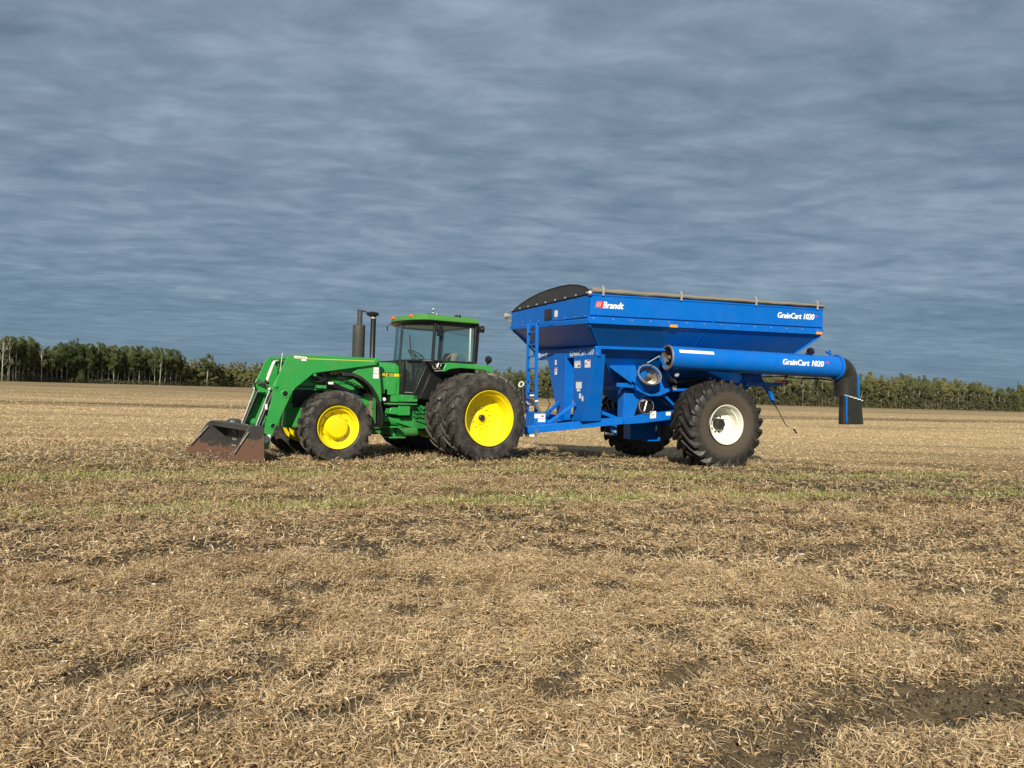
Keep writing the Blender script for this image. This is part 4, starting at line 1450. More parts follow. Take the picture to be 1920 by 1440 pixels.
for i in range(4):
    mb.beam(lerp(top[i], low[i], .02), lerp(top[i], low[i], .99), .05, .05)
nrm = Vector((0, .70, -.72))
for t in (.47,):
    a = lerp(top[0], top[3], t); b = lerp(low[0], low[3], .37)
    mb.beam(Vector(a) + nrm * .004, Vector(b) + nrm * .004, .012, .012)
a = Vector((0.42, TYN, 2.905)); mb.box(.40, .425, TYN - .03, TYN + .012, 2.905, 2.96)
part('corner_strip', mb, 'blue', C, split=True)
# ring beam round the hopper at mid height (carries the front lettering)
tb = .345
bA = lerp(top[0], low[0], tb); bB = lerp(top[3], low[3], tb); bC = lerp(top[1], low[1], tb)
mb = MB()
mb.box(-.55, 2.78, bA[1] - .02, bA[1] + .035, 2.345, 2.40)
mb.box(2.72, 2.80, bA[1] - .05, bA[1] + .035, 2.19, 2.40)
mb.prism([(1.46, 2.395), (1.46, 2.20), (-1.30, 2.20), (-1.62, 2.30), (-1.62, 2.42), (-.9, 2.40)], 2.70, 2.78, axis='x')
mb.beam((2.74, -1.55, 2.36), (2.60, -.75, 2.20), .03, .06)
mb.beam((2.74, -1.60, 2.40), (TXF, TYF, ZBF + .03), .04, .04)
part('hopper_beam', mb, 'blue', C, bevel=.006)
# front leg columns: wide plate facing forward plus flange facing the side
mb = MB()
XF = 2.80


def leg(yl0, yl1, yb0, yb1, zt, zbm, dxt, dxb):
    """front plate corners (far/near at top and bottom); side plate goes back by dx"""
    t0, t1 = (XF, yl0, zt), (XF, yl1, zt); b0, b1 = (XF, yb0, zbm), (XF, yb1, zbm)
    mb.loft([[t0, t1, (XF - dxt, yl1, zt), (XF - dxt, yl0, zt)], [b0, b1, (XF - dxb, yb1, zbm), (XF - dxb, yb0, zbm)]])


leg(-.80, .13, -.22, .08, 2.24, .93, .30, .14)
leg(.49, 1.45, .50, .90, 2.24, .93, .20, .42)
part('front_column', mb, 'blue', C, bevel=.006, split=True)
# near-side column under the trough
mb = MB()
mb.loft([[(1.88, .93, 1.57), (1.64, .93, 1.57), (1.55, .70, 1.50), (1.88, .70, 1.57)], [(1.92, .95, .90), (1.74, .95, .90), (1.70, .75, .90), (1.92, .75, .90)]])
mb.loft([[(1.88, .95, 1.57), (1.50, .95, 1.44), (1.50, .93, 1.44), (1.88, .93, 1.57)], [(1.92, .965, .90), (1.70, .965, .90), (1.70, .945, .90), (1.92, .945, .90)]])
mb.box(-.9, -.75, .5, .95, .95, 1.75)
mb.box(1.80, 1.90, -.90, .90, 1.56, 1.66)
part('side_column', mb, 'blue', C, bevel=.005, split=True)
# tongue and side rails
mb = MB()
mb.beam((3.88, .50, .735), (1.90, .92, .945), .10, .15)
mb.beam((3.80, .46, .72), (3.80, -.60, .72), .12, .12)
mb.beam((3.88, -.60, .735), (1.90, -1.0, .945), .10, .15)
mb.box(3.40, 3.62, -.50, .50, .80, .90)
mb.prism([(3.40, .82), (3.40, 1.08), (3.62, 1.08), (3.66, .78)], .00, .46)
mb.beam((3.62, -.05, .72), (4.45, -.05, .62), .18, .12)
mb.beam((3.40, .20, .92), (2.86, -.05, 1.28), .06, .06)
mb.beam((3.36, .50, .88), (2.86, .72, 1.28), .06, .06)
mb.beam((2.30, .60, 1.13), (1.85, .62, .97), .05, .07)
mb.beam((3.35, -.1, 1.0), (2.4, -.3, .90), .05, .14)
mb.box(2.3, 3.35, -.45, .30, .90, .93)
part('tongue', mb, 'blue', C, bevel=.006)
mb = MB()
mb.prism([(1.90, .87), (1.90, 1.01), (1.66, 1.03), (1.50, 1.07), (.72, 1.15), (.55, 1.13), (.50, 1.00), (.62, .98), (1.48, .89)], .90, 1.0)
mb.prism([(1.90, .87), (1.90, 1.01), (1.66, 1.03), (1.50, 1.07), (.72, 1.15), (-1.5, 1.25), (-1.5, 1.10), (.62, .98), (1.48, .89)], -1.05, -.95)
mb.box(-1.5, .55, .85, .95, 1.0, 1.16)
part('side_rail', mb, 'blue', C, bevel=.006, split=True)
mb = MB()
mb.tube([(0, -1.5, ZC), (0, 1.5, ZC)], .09, 16)
mb.box(-.13, .13, -1.2, 1.2, ZC - .11, ZC + .11)
mb.box(-.4, .4, .70, .84, ZC, 1.6); mb.box(-.4, .4, -.84, -.70, ZC, 1.6)
mb.beam((0.1, .7, ZC), (.9, .2, 1.6), .08, .08); mb.beam((0.1, -.7, ZC), (.9, -.2, 1.6), .08, .08)
part('axle', mb, 'blue', C, bevel=.006)
mb = MB()
mb.box(.30, .95, -.65, -.35, .46, .86)
mb.box(.22, .27, -.34, -.28, .43, .90)
mb.box(.22, .67, -.34, -.28, .42, .45)
mb.prism([(1.8, .78), (1.72, .60), (1.62, .60), (1.62, .86)], .2, .25)
mb.loft([[(1.75, -.7, 1.63), (1.75, .5, 1.63), (-1.0, .5, 1.63), (-1.0, -.7, 1.63)], [(1.0, -.35, 1.05), (1.0, .25, 1.05), (-.6, .25, 1.05), (-.6, -.35, 1.05)]])
part('sump', mb, 'blue', C, bevel=.006)

# wheels of the cart
for cy in (1.46, -1.60):
    s = 1 if cy > 0 else -1
    w = empty('wheel', (0, cy, ZC), parent=C)
    w.rotation_euler = (0, .13 * s, 0)
    make_tyre(w, RC, .395, .70, 23, .060, rev=-1, mats=('rubber2', 'sidewall'), lugh=.065, sweep=1.05)
    mb = MB()
    Rm = .405; y0 = .33 * s
    pr = [(Rm, 0), (Rm - .004, .012), (Rm - .02, .006), (Rm - .028, -.03), (Rm - .05, -.08), (Rm - .05, -.16), (Rm - .08, -.22), (Rm - .085, -.27), (.27, -.31), (.15, -.31), (.0001, -.31)]
    mb.lathe([(a, y0 + b * s) for a, b in pr], n=72, cap=False)
    mb.lathe([(Rm - .05, y0 - .1 * s), (Rm - .05, -.36 * s), (Rm, -.38 * s), (Rm - .07, -.38 * s), (Rm - .07, y0 - .1 * s)], n=72, closed=True)
    part('rim', mb, 'cream', w, smooth=40)
    if s > 0:
        mb = MB()
        yd = y0 - .31
        mb.lathe([(.115, yd), (.115, yd + .10), (.10, yd + .12), (.07, yd + .125), (.07, yd + .10), (.001, yd + .10)], n=28)
        bolts(mb, 10, .165, yd, r=.016, hgt=.03, ph=.2)
        part('hub', mb, 'hub', w, split=True)
        mb = MB()
        mb.lathe([(.03, 0), (.03, .004)], (.02, yd + .005, .18), (0, 1, 0), n=10)
        part('valve', mb, 'white', w)

# tarp: black arched end cap, tan roll along the near edge, bows
arc = [(-1.98, 3.33), (-1.85, 3.375), (-1.5, 3.455), (-1.0, 3.535), (-.5, 3.585), (0, 3.61), (.5, 3.615), (.95, 3.60), (1.35, 3.545), (1.62, 3.48), (1.78, 3.41), (1.84, 3.345)]
mb = MB()
mb.prism([(1.84, 3.325)] + arc[::-1] + [(-1.98, 3.32)], 3.13, 3.155, axis='x')
mb.prism([(1.84, 3.325)] + [(y, 3.33 + (z - 3.33) * .3) for y, z in arc[::-1]] + [(-1.98, 3.32)], -2.38, -2.36, axis='x')
part('tarp_end_cap', mb, 'tarp', C, smooth=0, split=True)
mb = MB()
mb.tube([(3.15, y, z + .005) for y, z in arc], .016, 8)
mb.box(3.125, 3.185, -1.99, 1.86, 3.335, 3.35)
part('end_cap_rim', mb, 'hose', C)
mb = MB()
for k in range(9):
    y = -1.9 + k * 3.7 / 8
    mb.lathe([(.022, 0), (.022, .02), (.001, .025)], (3.19, y, 3.352), (1, 0, .6), n=8)
part('tarp_snap', mb, 'steel', C, split=True)
mb = MB()
# low tarp surface and the rolled bundle resting along the near edge
xs = np.linspace(3.12, -2.44, 30)
rings = []
for i, x in enumerate(xs):
    sag = .006 * math.sin(i * 1.9) + .005 * math.sin(i * .8)
    a_, b_ = .080 - .006 * math.sin(i * 1.3), .054 + .005 * math.sin(i * 2.3) - .0006 * i
    rings.append([(x, 1.80 + a_ * math.cos(2 * PI * k / 14), 3.395 + sag * .6 + b_ * math.sin(2 * PI * k / 14) * (1 + .22 * math.sin(k * 2.4 + i * .9))) for k in range(14)])
mb.loft(rings)
rings = []
for i, x in enumerate(xs):
    sag = .02 * math.sin(i * 1.1)
    rings.append([(x, y, 3.36 + sag * (1 - (y / 1.9) ** 2) + .02 * (1 - (y / 2) ** 2)) for y in np.linspace(1.78, -1.96, 10)] + [(x, y, 3.33 + sag * (1 - (y / 1.9) ** 2)) for y in np.linspace(-1.96, 1.78, 10)])
mb.loft(rings)
part('rolled_tarp', mb, 'rolltarp', C, smooth=60)
mb = MB()
for x in (2.90, 1.18, -.62, -2.22):
    mb.prism([(1.885, 3.31), (1.895, 3.38), (1.885, 3.47), (1.85, 3.50), (1.84, 3.49), (1.872, 3.46), (1.882, 3.38), (1.872, 3.31)], x - .022, x + .022, axis='x')
part('tarp_stop', mb, 'steel', C, split=True)
mb = MB()
mb.lathe([(.025, 0), (.03, .12), (.07, .22), (.075, .24)], (3.14, -2.0, 3.24), (.3, -1, .05), n=16)
mb.lathe([(.03, 0), (.03, .14)], (3.14, -2.0, 3.11), (.2, -1, 0), n=12)
mb.lathe([(.04, 0), (.04, .06), (.02, .08)], (3.16, 1.86, 3.33), (.5, .8, .3), n=12)
part('crank_fitting', mb, 'steel', C, split=True)

# viewing window
mb = MB()
wx = 3.176


def rrect(y0, y1, z0, z1, r, x):
    pts = []
    for (cy, cz, a0) in ((y1 - r, z1 - r, 0), (y0 + r, z1 - r, 90), (y0 + r, z0 + r, 180), (y1 - r, z0 + r, 270)):
        for k in range(4):
            a = R(a0 + 30 * k)
            pts.append((x, cy + r * math.cos(a), cz + r * math.sin(a)))
    return pts


mb.loft([rrect(-.135, .225, 2.985, 3.21, .04, wx - .004), rrect(-.135, .225, 2.985, 3.21, .04, wx + .010)])
mb.mat(1)
mb.loft([rrect(-.10, .19, 3.005, 3.19, .035, wx + .010), rrect(-.10, .19, 3.005, 3.19, .035, wx + .014)])
part('hopper_window', mb, ['hose', 'plastic'], C, smooth=0)

# ladder
mb = MB()
lx = 3.34
for y in (-.60, -.15):
    mb.beam((lx, y, 1.05), (lx, y, 2.93), .05, .06, up=(1, 0, 0))
for k in range(7):
    z = 1.22 + k * .255
    mb.beam((lx, -.60, z), (lx, -.15, z), .045, .03)
mb.beam((lx, .10 - .25, 2.93), (3.25, .38, 2.90), .035, .035)
mb.beam((lx, -.60, 2.93), (3.19, -.62, 2.93), .035, .035)
mb.beam((lx, -.38, 1.06), (lx, .1, 1.06), .04, .04)
part('ladder', mb, 'blue', C, bevel=.004)

# lower auger with its open mouth, the trough and cradle
mb = MB()
ax = Vector((.12, .80, .55)).normalized()
oc_ = Vector((1.53, 1.32, 1.86))
mb.lathe([(.215, -.75), (.215, 0), (.243, 0), (.243, .03), (.222, .03), (.205, -.0), (.205, -.75)], oc_, ax, n=40, closed=True)
la = part('lower_auger', mb, ['blue'], C)
mb = MB()
mb.lathe([(.2445, -.012), (.248, -.008), (.248, .034), (.236, .036), (.222, .034), (.2035, -.02)], oc_, ax, n=40, cap=False)
part('flange_ring', mb, 'ring', la, split=True)
mb = MB()
mb.lathe([(.2035, -.6), (.2035, 0)], oc_, ax, n=40, cap=False)
mb.lathe([(.204, -.6), (.001, -.6)], oc_, ax, n=30, cap=False)
mb.lathe([(.055, -.6), (.055, -.02), (.045, 0), (.001, 0)], oc_, ax, n=18)


def flighting(c, a, r, L0, L1, turns, n=40, ph=0.0):
    a = Vector(a).normalized(); ref = Vector((0, 0, 1)); e1 = a.cross(ref).normalized(); e2 = a.cross(e1)
    vs = []
    for i in range(n + 1):
        t = i / n; th = ph + 2 * PI * turns * t
        p = Vector(c) + a * (L0 + (L1 - L0) * t); dr = e1 * math.cos(th) + e2 * math.sin(th)
        vs += [p + dr * .04, p + dr * r, p + dr * r + a * .008, p + dr * .04 + a * .008]
    fs = []
    for i in range(n):
        o = i * 4
        for j in range(4):
            fs.append((o + j, o + (j + 1) % 4, o + 4 + (j + 1) % 4, o + 4 + j))
    mb.add(vs, fs)


mb.mat(1)
flighting(oc_, ax, .19, -.5, -.06, 1.2, ph=2.4)
part('flighting', mb, ['worn', 'bright'], la)
# upper auger folded back along the side
a0 = Vector((1.30, 1.58, 2.215)); a1 = Vector((-2.64, 1.98, 2.10))
adir = (a1 - a0).normalized()
AR = .232
L = (a1 - a0).length
mb = MB()
mb.lathe([(AR, .02), (AR, L * .485), (AR + .006, L * .486), (AR + .006, L * .491), (AR, L * .492), (AR, L), (AR - .012, L), (AR - .012, .02)], a0, adir, n=56, closed=True)
ua = part('upper_auger', mb, 'blue', C)
mb = MB()
mb.lathe([(AR - .014, 0), (AR + .016, 0), (AR + .020, .03), (AR + .002, .035), (AR - .014, .03)], a0, adir, n=48, closed=True)
part('flange_ring', mb, 'ring', ua, split=True)
mb = MB()
mb.lathe([(AR - .0145, .01), (AR - .0145, .9)], a0, adir, n=40, cap=False)
mb.lathe([(AR - .015, .9), (.001, .9)], a0, adir, n=40, cap=False)
mb.lathe([(.001, .02), (.045, .02), (.05, .1), (.045, .9)], a0, adir, n=16)
bl = MB()
mb.mat(1)
flighting(a0, adir, .20, .10, .8, 1.6, ph=.6)
part('flighting', mb, ['worn', 'bright'], ua)
mb = MB()
mb.lathe([(AR + .002, L - .03), (AR + .035, L - .02), (AR + .035, L + .03), (AR + .002, L + .04)], a0, adir, n=48, cap=False)
mb.lathe([(AR + .002, L - .35), (AR + .006, L - .345), (AR + .006, L - .34), (AR + .002, L - .335)], a0, adir, n=48, cap=False)
mb.beam(a1 + Vector((.10, -.03, .26)), a1 + Vector((.24, -.03, .33)), .05, .03)
mb.beam(a1 + Vector((.10, -.05, .27)), a1 + Vector((.12, -.05, .36)), .03, .03)
part('clamp_ring', mb, 'blue', ua)
# reflective white strip and lettering wrapped on the tube
e_up = Vector((0, 0, 1)); e_up = (e_up - adir * e_up.dot(adir)).normalized()
e_out = e_up.cross(adir).normalized()
if e_out.y < 0: e_out = -e_out


def on_tube(dist, ang_, off):
    return a0 + adir * dist + (e_out * math.cos(ang_) + e_up * math.sin(ang_)) * (AR + off)


mb = MB()
ths = [R(k) for k in (16, 22, 28, 33)]
for dist0, dist1, t0, t1 in ((.17, .93, 24, 41),):
    g = []
    for i in range(12):
        dd = dist0 + (dist1 - dist0) * i / 11
        g.append([on_tube(dd, R(t0 + (t1 - t0) * j / 4), .003) for j in range(5)])
    for i in range(11):
        for j in range(4):
            mb.add([g[i][j], g[i + 1][j], g[i + 1][j + 1], g[i][j + 1]], [(0, 1, 2, 3)])
part('reflective_strip', mb, 'white', ua, smooth=0)
ang0 = -4
lettering('cart_lettering', 'GrainCart 1020', ua, 'white', a0, (1, 0, 0), (0, 0, 1), .98, .115, bold=.16, shear=.25,
          wrap=lambda x, y, z: on_tube(2.50 + x, R(ang0) + y / AR, .002 + z * .5))
mb = MB()
for k in range(2):
    x0 = 3.53 + k * .035
    g = [on_tube(x0 + (i // 2) * .026 + (i % 2) * .012, R(ang0) + .075 / AR + ((i % 2) * .035) / AR, .004) for i in (0, 1, 3, 2)]
    mb.add(g, [(0, 1, 2, 3)])
part('red_mark', mb, 'red', ua, smooth=0, split=True)
mb = MB()
mb.lathe([(.03, 0), (.075, .03), (.08, .09), (.05, .11), (.001, .112)], on_tube(L - .74, R(75), .045), (-.8, -.1, .35), n=18)
mb.tube([on_tube(L - .72, R(78), -.01), on_tube(L - .74, R(75), .05)], .02, 8)
mb.tube([on_tube(L - .80, R(78), .015), on_tube(L - .70, R(78), .02)], .016, 8)
part('auger_work_light', mb, 'black', ua)
mb = MB()
pts = [on_tube(L * t, R(-95), .02 + .03 * math.sin(t * 14) ** 2) for t in np.linspace(.42, .97, 14)]
mb.tube(pts, .012, 6)
mb.tube([on_tube(L * .80, R(-95), .03), on_tube(L * .98, R(-95), .05)], .018, 6)
mb.tube([on_tube(L * .70, R(-95), .0), on_tube(L * .70, R(-95), .07)], .03, 6)
mb.mat(1).tube([on_tube(L * .90, R(-95), .05), on_tube(L * .96, R(-95), .06)], .014, 6)
part('hydraulic_line', mb, ['hose', 'steel'], ua)

# spout: elbow and two-piece hood hanging from the end
mb = MB()
elb = []
for t in np.linspace(0, 1, 9):
    a = t * R(86)
    rad = .25
    cx_ = -2.66 - rad * math.sin(a); cz_ = 2.10 - rad * (1 - math.cos(a))
    elb.append((Vector((cx_, 1.98, cz_)), a))
rings = []
for p, a in elb:
    nx, nz = math.sin(a), math.cos(a)         # local outward normal of the elbow plane
    Rr_ = .232 + .012 * math.sin(a)
    ring = []
    for k in range(28):
        th = 2 * PI * k / 28
        ring.append(p + Vector((-nx * math.cos(th) * Rr_ * 1.0, math.sin(th) * .232, nz * math.cos(th) * Rr_)))
    rings.append(ring)
dn = Vector((-.0, 0, -1))
last = rings[-1]
rings.append([p + Vector((.0, 0, -.37)) for p in last])
rings.append([Vector((elb[-1][0].x + (p.x - elb[-1][0].x) * .9, 1.98 + (p.y - 1.98) * .9, p.z)) for p in rings[-1]])
mb.loft(rings)
sp = part('spout', mb, 'plastic', C, smooth=50)
ex = elb[-1][0].x
mb = MB()
ztop, zbot = 1.50, .92
r1 = []
for (z, w_, dx) in ((1.50, .248, .01), (1.38, .252, .0), (.90, .292, -.035)):
    rg = []
    for k in range(20):
        th = 2 * PI * k / 20
        c_, s_ = math.cos(th), math.sin(th)
        q = lambda v: math.copysign(abs(v) ** .55, v)
        zz_ = z - (0 if z < 1.45 else .11 * (c_ * -.5 + .5))
        rg.append(Vector((ex + dx + q(c_) * w_, 2.115 + q(s_) * .115, zz_)))
    r1.append(rg)
mb.loft(r1)
part('spout_hood', mb, 'plastic', C, smooth=50)
mb = MB()
mb.prism([(ex - .215, 1.94), (ex - .265, 1.94), (ex - .285, 1.36), (ex - .250, 1.34)], 2.08, 2.105)
mb.prism([(ex + .246, 1.49), (ex + .206, 1.50), (ex + .200, .93), (ex + .215, .92), (ex + .236, 1.06)], 2.222, 2.246)
part('hinge_strip', mb, 'blue', sp, bevel=.003, split=True)
mb = MB()
for k in range(7):
    t = k / 6
    mb.ball((ex + .12 - .33 * t, 2.235, 1.478 - .075 * t + .012 * (k % 2)), .013, 8)
mb.tube([(ex + .26, 2.22, 1.52), (ex + .1, 2.24, 1.48), (ex - .24, 2.23, 1.40)], .006, 6)
part('tie_rope', mb, 'white', sp)

# auger support: trough, cradle, gearbox, cylinders
mb = MB()
mb.prism([(2.38, 2.02), (1.86, 2.03), (1.86, 1.69)], 1.18, 1.20)
mb.plate([(2.29, 1.10, 2.025), (1.78, 1.22, 2.035), (1.78, 1.22, 1.69)], .012)
mb.plate([(2.29, 1.10, 2.03), (1.78, 1.22, 2.04), (1.60, .75, 2.10), (2.20, .78, 2.10)], .012)
mb.prism([(2.14, 1.62), (2.14, 1.70), (1.74, 1.70), (1.74, 1.60)], 1.05, 1.12)
mb.prism([(1.78, 1.67), (1.58, 1.52), (1.30, 1.50), (1.02, 1.60), (.92, 1.64), (.88, 1.58), (1.20, 1.45), (1.45, 1.44), (1.74, 1.56)], 1.10, 1.20)
mb.prism([(1.78, 1.68), (1.80, 1.95), (.95, 1.95), (.90, 1.62), (1.30, 1.48), (1.55, 1.50)], .85, 1.09)
mb.prism([(1.62, 2.10), (1.35, 2.12), (1.20, 1.95), (1.6, 1.9)], .92, 1.05)
mb.beam((.88, 1.15, 1.57), (-.4, 1.15, 1.62), .06, .05)
mb.beam((.55, 1.0, 1.10), (1.05, 1.05, 1.50), .05, .05)
mb.plate([(1.0, 1.3, 2.03), (.4, 1.35, 2.0), (.5, 1.2, 1.92), (1.0, 1.2, 1.90)], .01)
part('auger_cradle', mb, 'blue', C, bevel=.005)
mb = MB()
mb.tube([(1.36, 1.42, 2.24), (1.12, 1.42, 1.84)], .035, 12)
mb.tube([(1.36, 1.42, 2.24), (1.345, 1.42, 2.215)], .045, 12)
for t in (.2, .45, .8):
    p = Vector((1.36, 1.42, 2.24)).lerp(Vector((1.12, 1.42, 1.84)), t)
    mb.tube([p, p + Vector((-.01, 0, -.017))], .042, 12)
part('hinge_cylinder', mb, 'blue', C)
mb = MB()
mb.tube([(1.12, 1.42, 1.84), (1.06, 1.42, 1.74)], .045, 10)
mb.tube([(.90, 1.20, 1.74), (.10, 1.25, 1.81)], .045, 12)
mb.tube([(1.1, 1.0, 1.7), (.1, 1.0, 1.6)], .06, 10)
mb.tube([(1.6, .6, 1.35), (1.3, .6, 1.1)], .10, 12)
mb.lathe([(.17, -.02), (.19, 0), (.17, .02)], (1.40, .95, 1.22), (0, 1, 0), n=24)
part('fold_cylinder', mb, 'black', C, split=True)
mb = MB()
mb.tube([(.92, 1.25, 1.80), (.84, 1.25, 1.72)], .022, 8)
mb.ball((.02, 1.25, 1.82), .03)
mb.box(.80, .88, 1.16, 1.20, 1.575, 1.66)
mb.lathe([(.03, 0), (.05, .012), (.03, .03)], (1.02, 1.52, 1.88), (.6, .6, 0), n=16)
mb.tube([(1.62, 1.38, 2.10), (1.36, 1.42, 2.25)], .007, 6)
mb.lathe([(.155, -.008), (.163, 0), (.155, .008), (.15, 0)], (1.40, 1.02, 1.24), (.15, 1, .1), n=28, closed=True)
mb.tube([(1.40, 1.03, 1.34), (1.46, 1.03, 1.14)], .016, 6)
mb.tube([(1.32, 1.03, 1.36), (1.50, 1.03, 1.36)], .014, 6)
mb.box(1.47, 1.54, 1.00, 1.04, 1.33, 1.36)
mb.box(1.86, 1.90, .2, .5, .62, .66)
mb.lathe([(.03, 0), (.03, .05)], (1.72, .28, .68), (0, 1, 0), n=12)
part('steel_fitting', mb, 'steel', C, split=True)

# rear light bar, jack hose and braces
mb = MB()
mb.beam((-.72, 1.45, 1.72), (-1.62, 1.5, 1.725), .06, .075)
mb.lathe([(.03, -.03), (.05, 0), (.05, .05), (.001, .06)], (-1.74, 1.48, 1.77), (-1, 0, 0), n=12)
mb.beam((-1.2, -.2, 1.75), (-1.2, 1.5, 1.70), .06, .06)
mb.beam((-.4, .75, 1.20), (-1.30, 1.0, 1.75), .10, .05)
mb.beam((-.5, .8, 1.5), (-.75, 1.2, 1.68), .05, .05)
part('light_bar', mb, 'blue', C, bevel=.005)
mb = MB()
mb.prism([(-.80, 2.02), (-1.10, 1.95), (-1.05, 1.75), (-.55, 1.50), (-.50, 1.58), (-.84, 1.82)], 1.2, 1.26)
mb.prism([(-1.02, 1.98), (-1.30, 1.98), (-1.36, 1.76), (-1.05, 1.76)], 1.2, 1.24)
part('auger_rest', mb, 'blue', C, split=True)
mb = MB()
mb.box(-1.58, -1.43, 1.535, 1.55, 1.765, 1.815)
part('amber_reflector', mb, 'amber', C)
mb = MB()
mb.lathe([(.05, 0), (.055, .02), (.045, .04), (.001, .045)], (-1.665, 1.50, 1.77), (0, 1, 0), n=18)
part('orange_lamp', mb, 'orange', C)
mb = MB()
mb.box(-2.36, -2.20, 1.872, 1.880, 2.79, 2.84)
mb.box(1.26, 1.43, 1.872, 1.880, 2.785, 2.835)
part('side_reflector', mb, 'amber', C, split=True)
mb = MB()
mb.beam((-2.10, .3, 1.78), (-2.36, .3, 1.54), .10, .06, up=(0, 1, 0))
mb.beam((-2.34, .3, 1.56), (-2.44, .3, 1.33), .09, .06, up=(0, 1, 0))
mb.beam((-1.6, .3, 1.95), (-2.12, .3, 1.80), .08, .06, up=(0, 1, 0))
part('cleanout_arm', mb, 'blue', C)
mb = MB()
mb.tube([(-2.43, .3, 1.35), (-2.54, .3, 1.20)], .014, 6)
mb.mat(1).tube([(-2.54, .3, 1.20), (-2.66, .3, 1.03), (-2.80, .3, .82), (-2.90, .3, .745), (-3.05, .3, .70)], .012, 6)
mb.mat(0).tube([(-3.05, .3, .705), (-3.14, .3, .60)], .020, 6)
part('cleanout_rod', mb, ['hose', 'steel'], C)

# hitch area: hoses, pto holder, jack
mb = MB()
mb.tube([(3.62, -.22, 1.62), (3.60, -.20, 1.30)], .045, 12)
mb.tube([(3.60, -.20, 1.40), (3.58, -.18, 1.20), (3.72, -.1, 1.05)], .03, 8)
for k in range(5):
    q = k * .035
    mb.tube([(3.60, -.2 + q, 1.36), (3.50, .0 + q, 1.34 - q), (3.40, .12 + q, 1.20 - q), (3.36, .16 + q, 1.02), (3.2, .2, .95)], .011, 6)
mb.tube([(3.38, .1, 1.44), (3.30, .30, 1.40), (3.28, .42, 1.25), (3.32, .30, 1.08), (3.38, .2, 1.03)], .011, 6)
mb.tube([(3.62, -.3, 1.2), (3.8, -.2, 1.1), (4.1, -.1, 1.0), (4.4, 0, .95)], .016, 6)
mb.box(3.55, 3.66, -.28, -.12, 1.12, 1.22)
part('hydraulic_hose', mb, 'hose', C, split=True)
mb = MB()
mb.lathe([(.048, -.02), (.064, -.02), (.066, .02), (.048, .02)], (3.645, -.22, 1.645), (.5, .3, .2), n=20, closed=True)
mb.tube([(3.52, -.05, 1.42), (3.46, .02, 1.42)], .02, 8)
mb.tube([(3.56, -.12, 1.30), (3.52, -.1, 1.24)], .02, 8)
mb.tube([(3.42, -.02, 1.30), (3.36, .0, 1.31)], .018, 8)
mb.beam((3.96, .49, .735), (3.87, .50, .735), .08, .10)
mb.beam((3.86, .50, .64), (3.62, .55, .64), .04, .05)
part('hitch_fitting', mb, 'cream', C, split=True)
mb = MB()
mb.tube([(3.66, .60, .72), (3.66, .60, .62), (3.70, .60, .50)], .018, 8)
mb.box(3.63, 3.69, .58, .615, .62, .76)
part('safety_pin', mb, 'worn', C)

# labels and lettering
mb = MB()
X1 = 2.803
mb.box(X1, X1 + .003, -.385, -.315, 2.07, 2.18)
mb.box(X1, X1 + .003, -.395, -.285, 1.865, 2.02)
mb.box(X1, X1 + .003, .545, .80, 1.99, 2.13)
mb.box(X1, X1 + .003, .99, 1.22, 1.99, 2.14)
mb.box(X1, X1 + .003, .62, .86, 1.575, 1.71)
mb.box(X1, X1 + .003, .66, .80, 1.52, 1.565)
mb.box(X1, X1 + .003, .76, .84, 1.38, 1.48)
mb.box(X1, X1 + .003, .88, .94, 1.33, 1.43)
mb.box(3.402, 3.640, .4605, .4635, .975, 1.06) 
mb.box(3.402, 3.56, .4605, .4635, .895, .965)
mb.box(3.10, 3.16, .42, .425, .9, .95)
mb.box(TXF + .0065, TXF + .0095, .345, .485, 3.02, 3.15)
mb.prism([(1.30, .985), (1.30, 1.13), (1.16, 1.135), (1.16, .995)], 1.001, 1.004)
mb.prism([(.92, 1.045), (.92, 1.115), (.81, 1.12), (.81, 1.05)], 1.001, 1.004)
mb.mat(1)
X2 = X1 + .003
mb.box(X2, X2 + .002, .62, .86, 1.71, 1.735)
mb.box(X2, X2 + .002, .70, .78, 2.01, 2.05)
mb.box(X2, X2 + .002, .555, .79, 2.105, 2.112)
mb.box(X2, X2 + .002, 1.02, 1.07, 2.05, 2.08)
mb.box(X2, X2 + .002, -.36, -.32, 1.94, 1.97)
mb.box(3.43, 3.50, .4635, .465, 1.0, 1.03)
mb.prism([(1.26, 1.03), (1.20, 1.08), (1.21, 1.09), (1.27, 1.045)], 1.004, 1.006)
mb.mat(2)
mb.box(X2, X2 + .002, -.39, -.29, 1.995, 2.018)
mb.box(X2, X2 + .002, 1.10, 1.215, 2.115, 2.135)
part('warning_decal', mb, ['white', 'grey', 'red'], C, smooth=0, split=True)
mb = MB()
mb.prism([(3.055, 3.08), (2.88, 3.08), (2.845, 3.205), (3.02, 3.205)], 1.8515, 1.854)
mb.mat(1)
for k in range(3):
    mb.prism([(3.03 - k * .035, 3.10), (3.022 - k * .035, 3.10), (2.992 - k * .035, 3.19), (3.0 - k * .035, 3.19)], 1.854, 1.8555)
part('red_emblem', mb, ['red', 'white'], C, smooth=0)
lettering('maker_lettering', 'Brandt', C, 'white', (2.89, 1.852, 3.082), (-1, 0, 0), (0, 0, 1), .44, .12, bold=.16, shear=.25)
lettering('cart_lettering', 'GrainCart 1020', C, 'white', (-1.20, 1.852, 3.095), (-1, 0, 0), (0, 0, 1), .96, .115, bold=.16, shear=.25)
mb = MB()
for k in range(2):
    x0 = -2.19 - k * .035
    mb.prism([(x0, 3.15), (x0 - .02, 3.15), (x0 - .032, 3.185), (x0 - .012, 3.185)], 1.8515, 1.854)
mb.prism([(1.42, 2.235), (1.45, 2.235), (1.46, 2.28), (1.43, 2.28)], 2.7815, 2.784, axis='x')
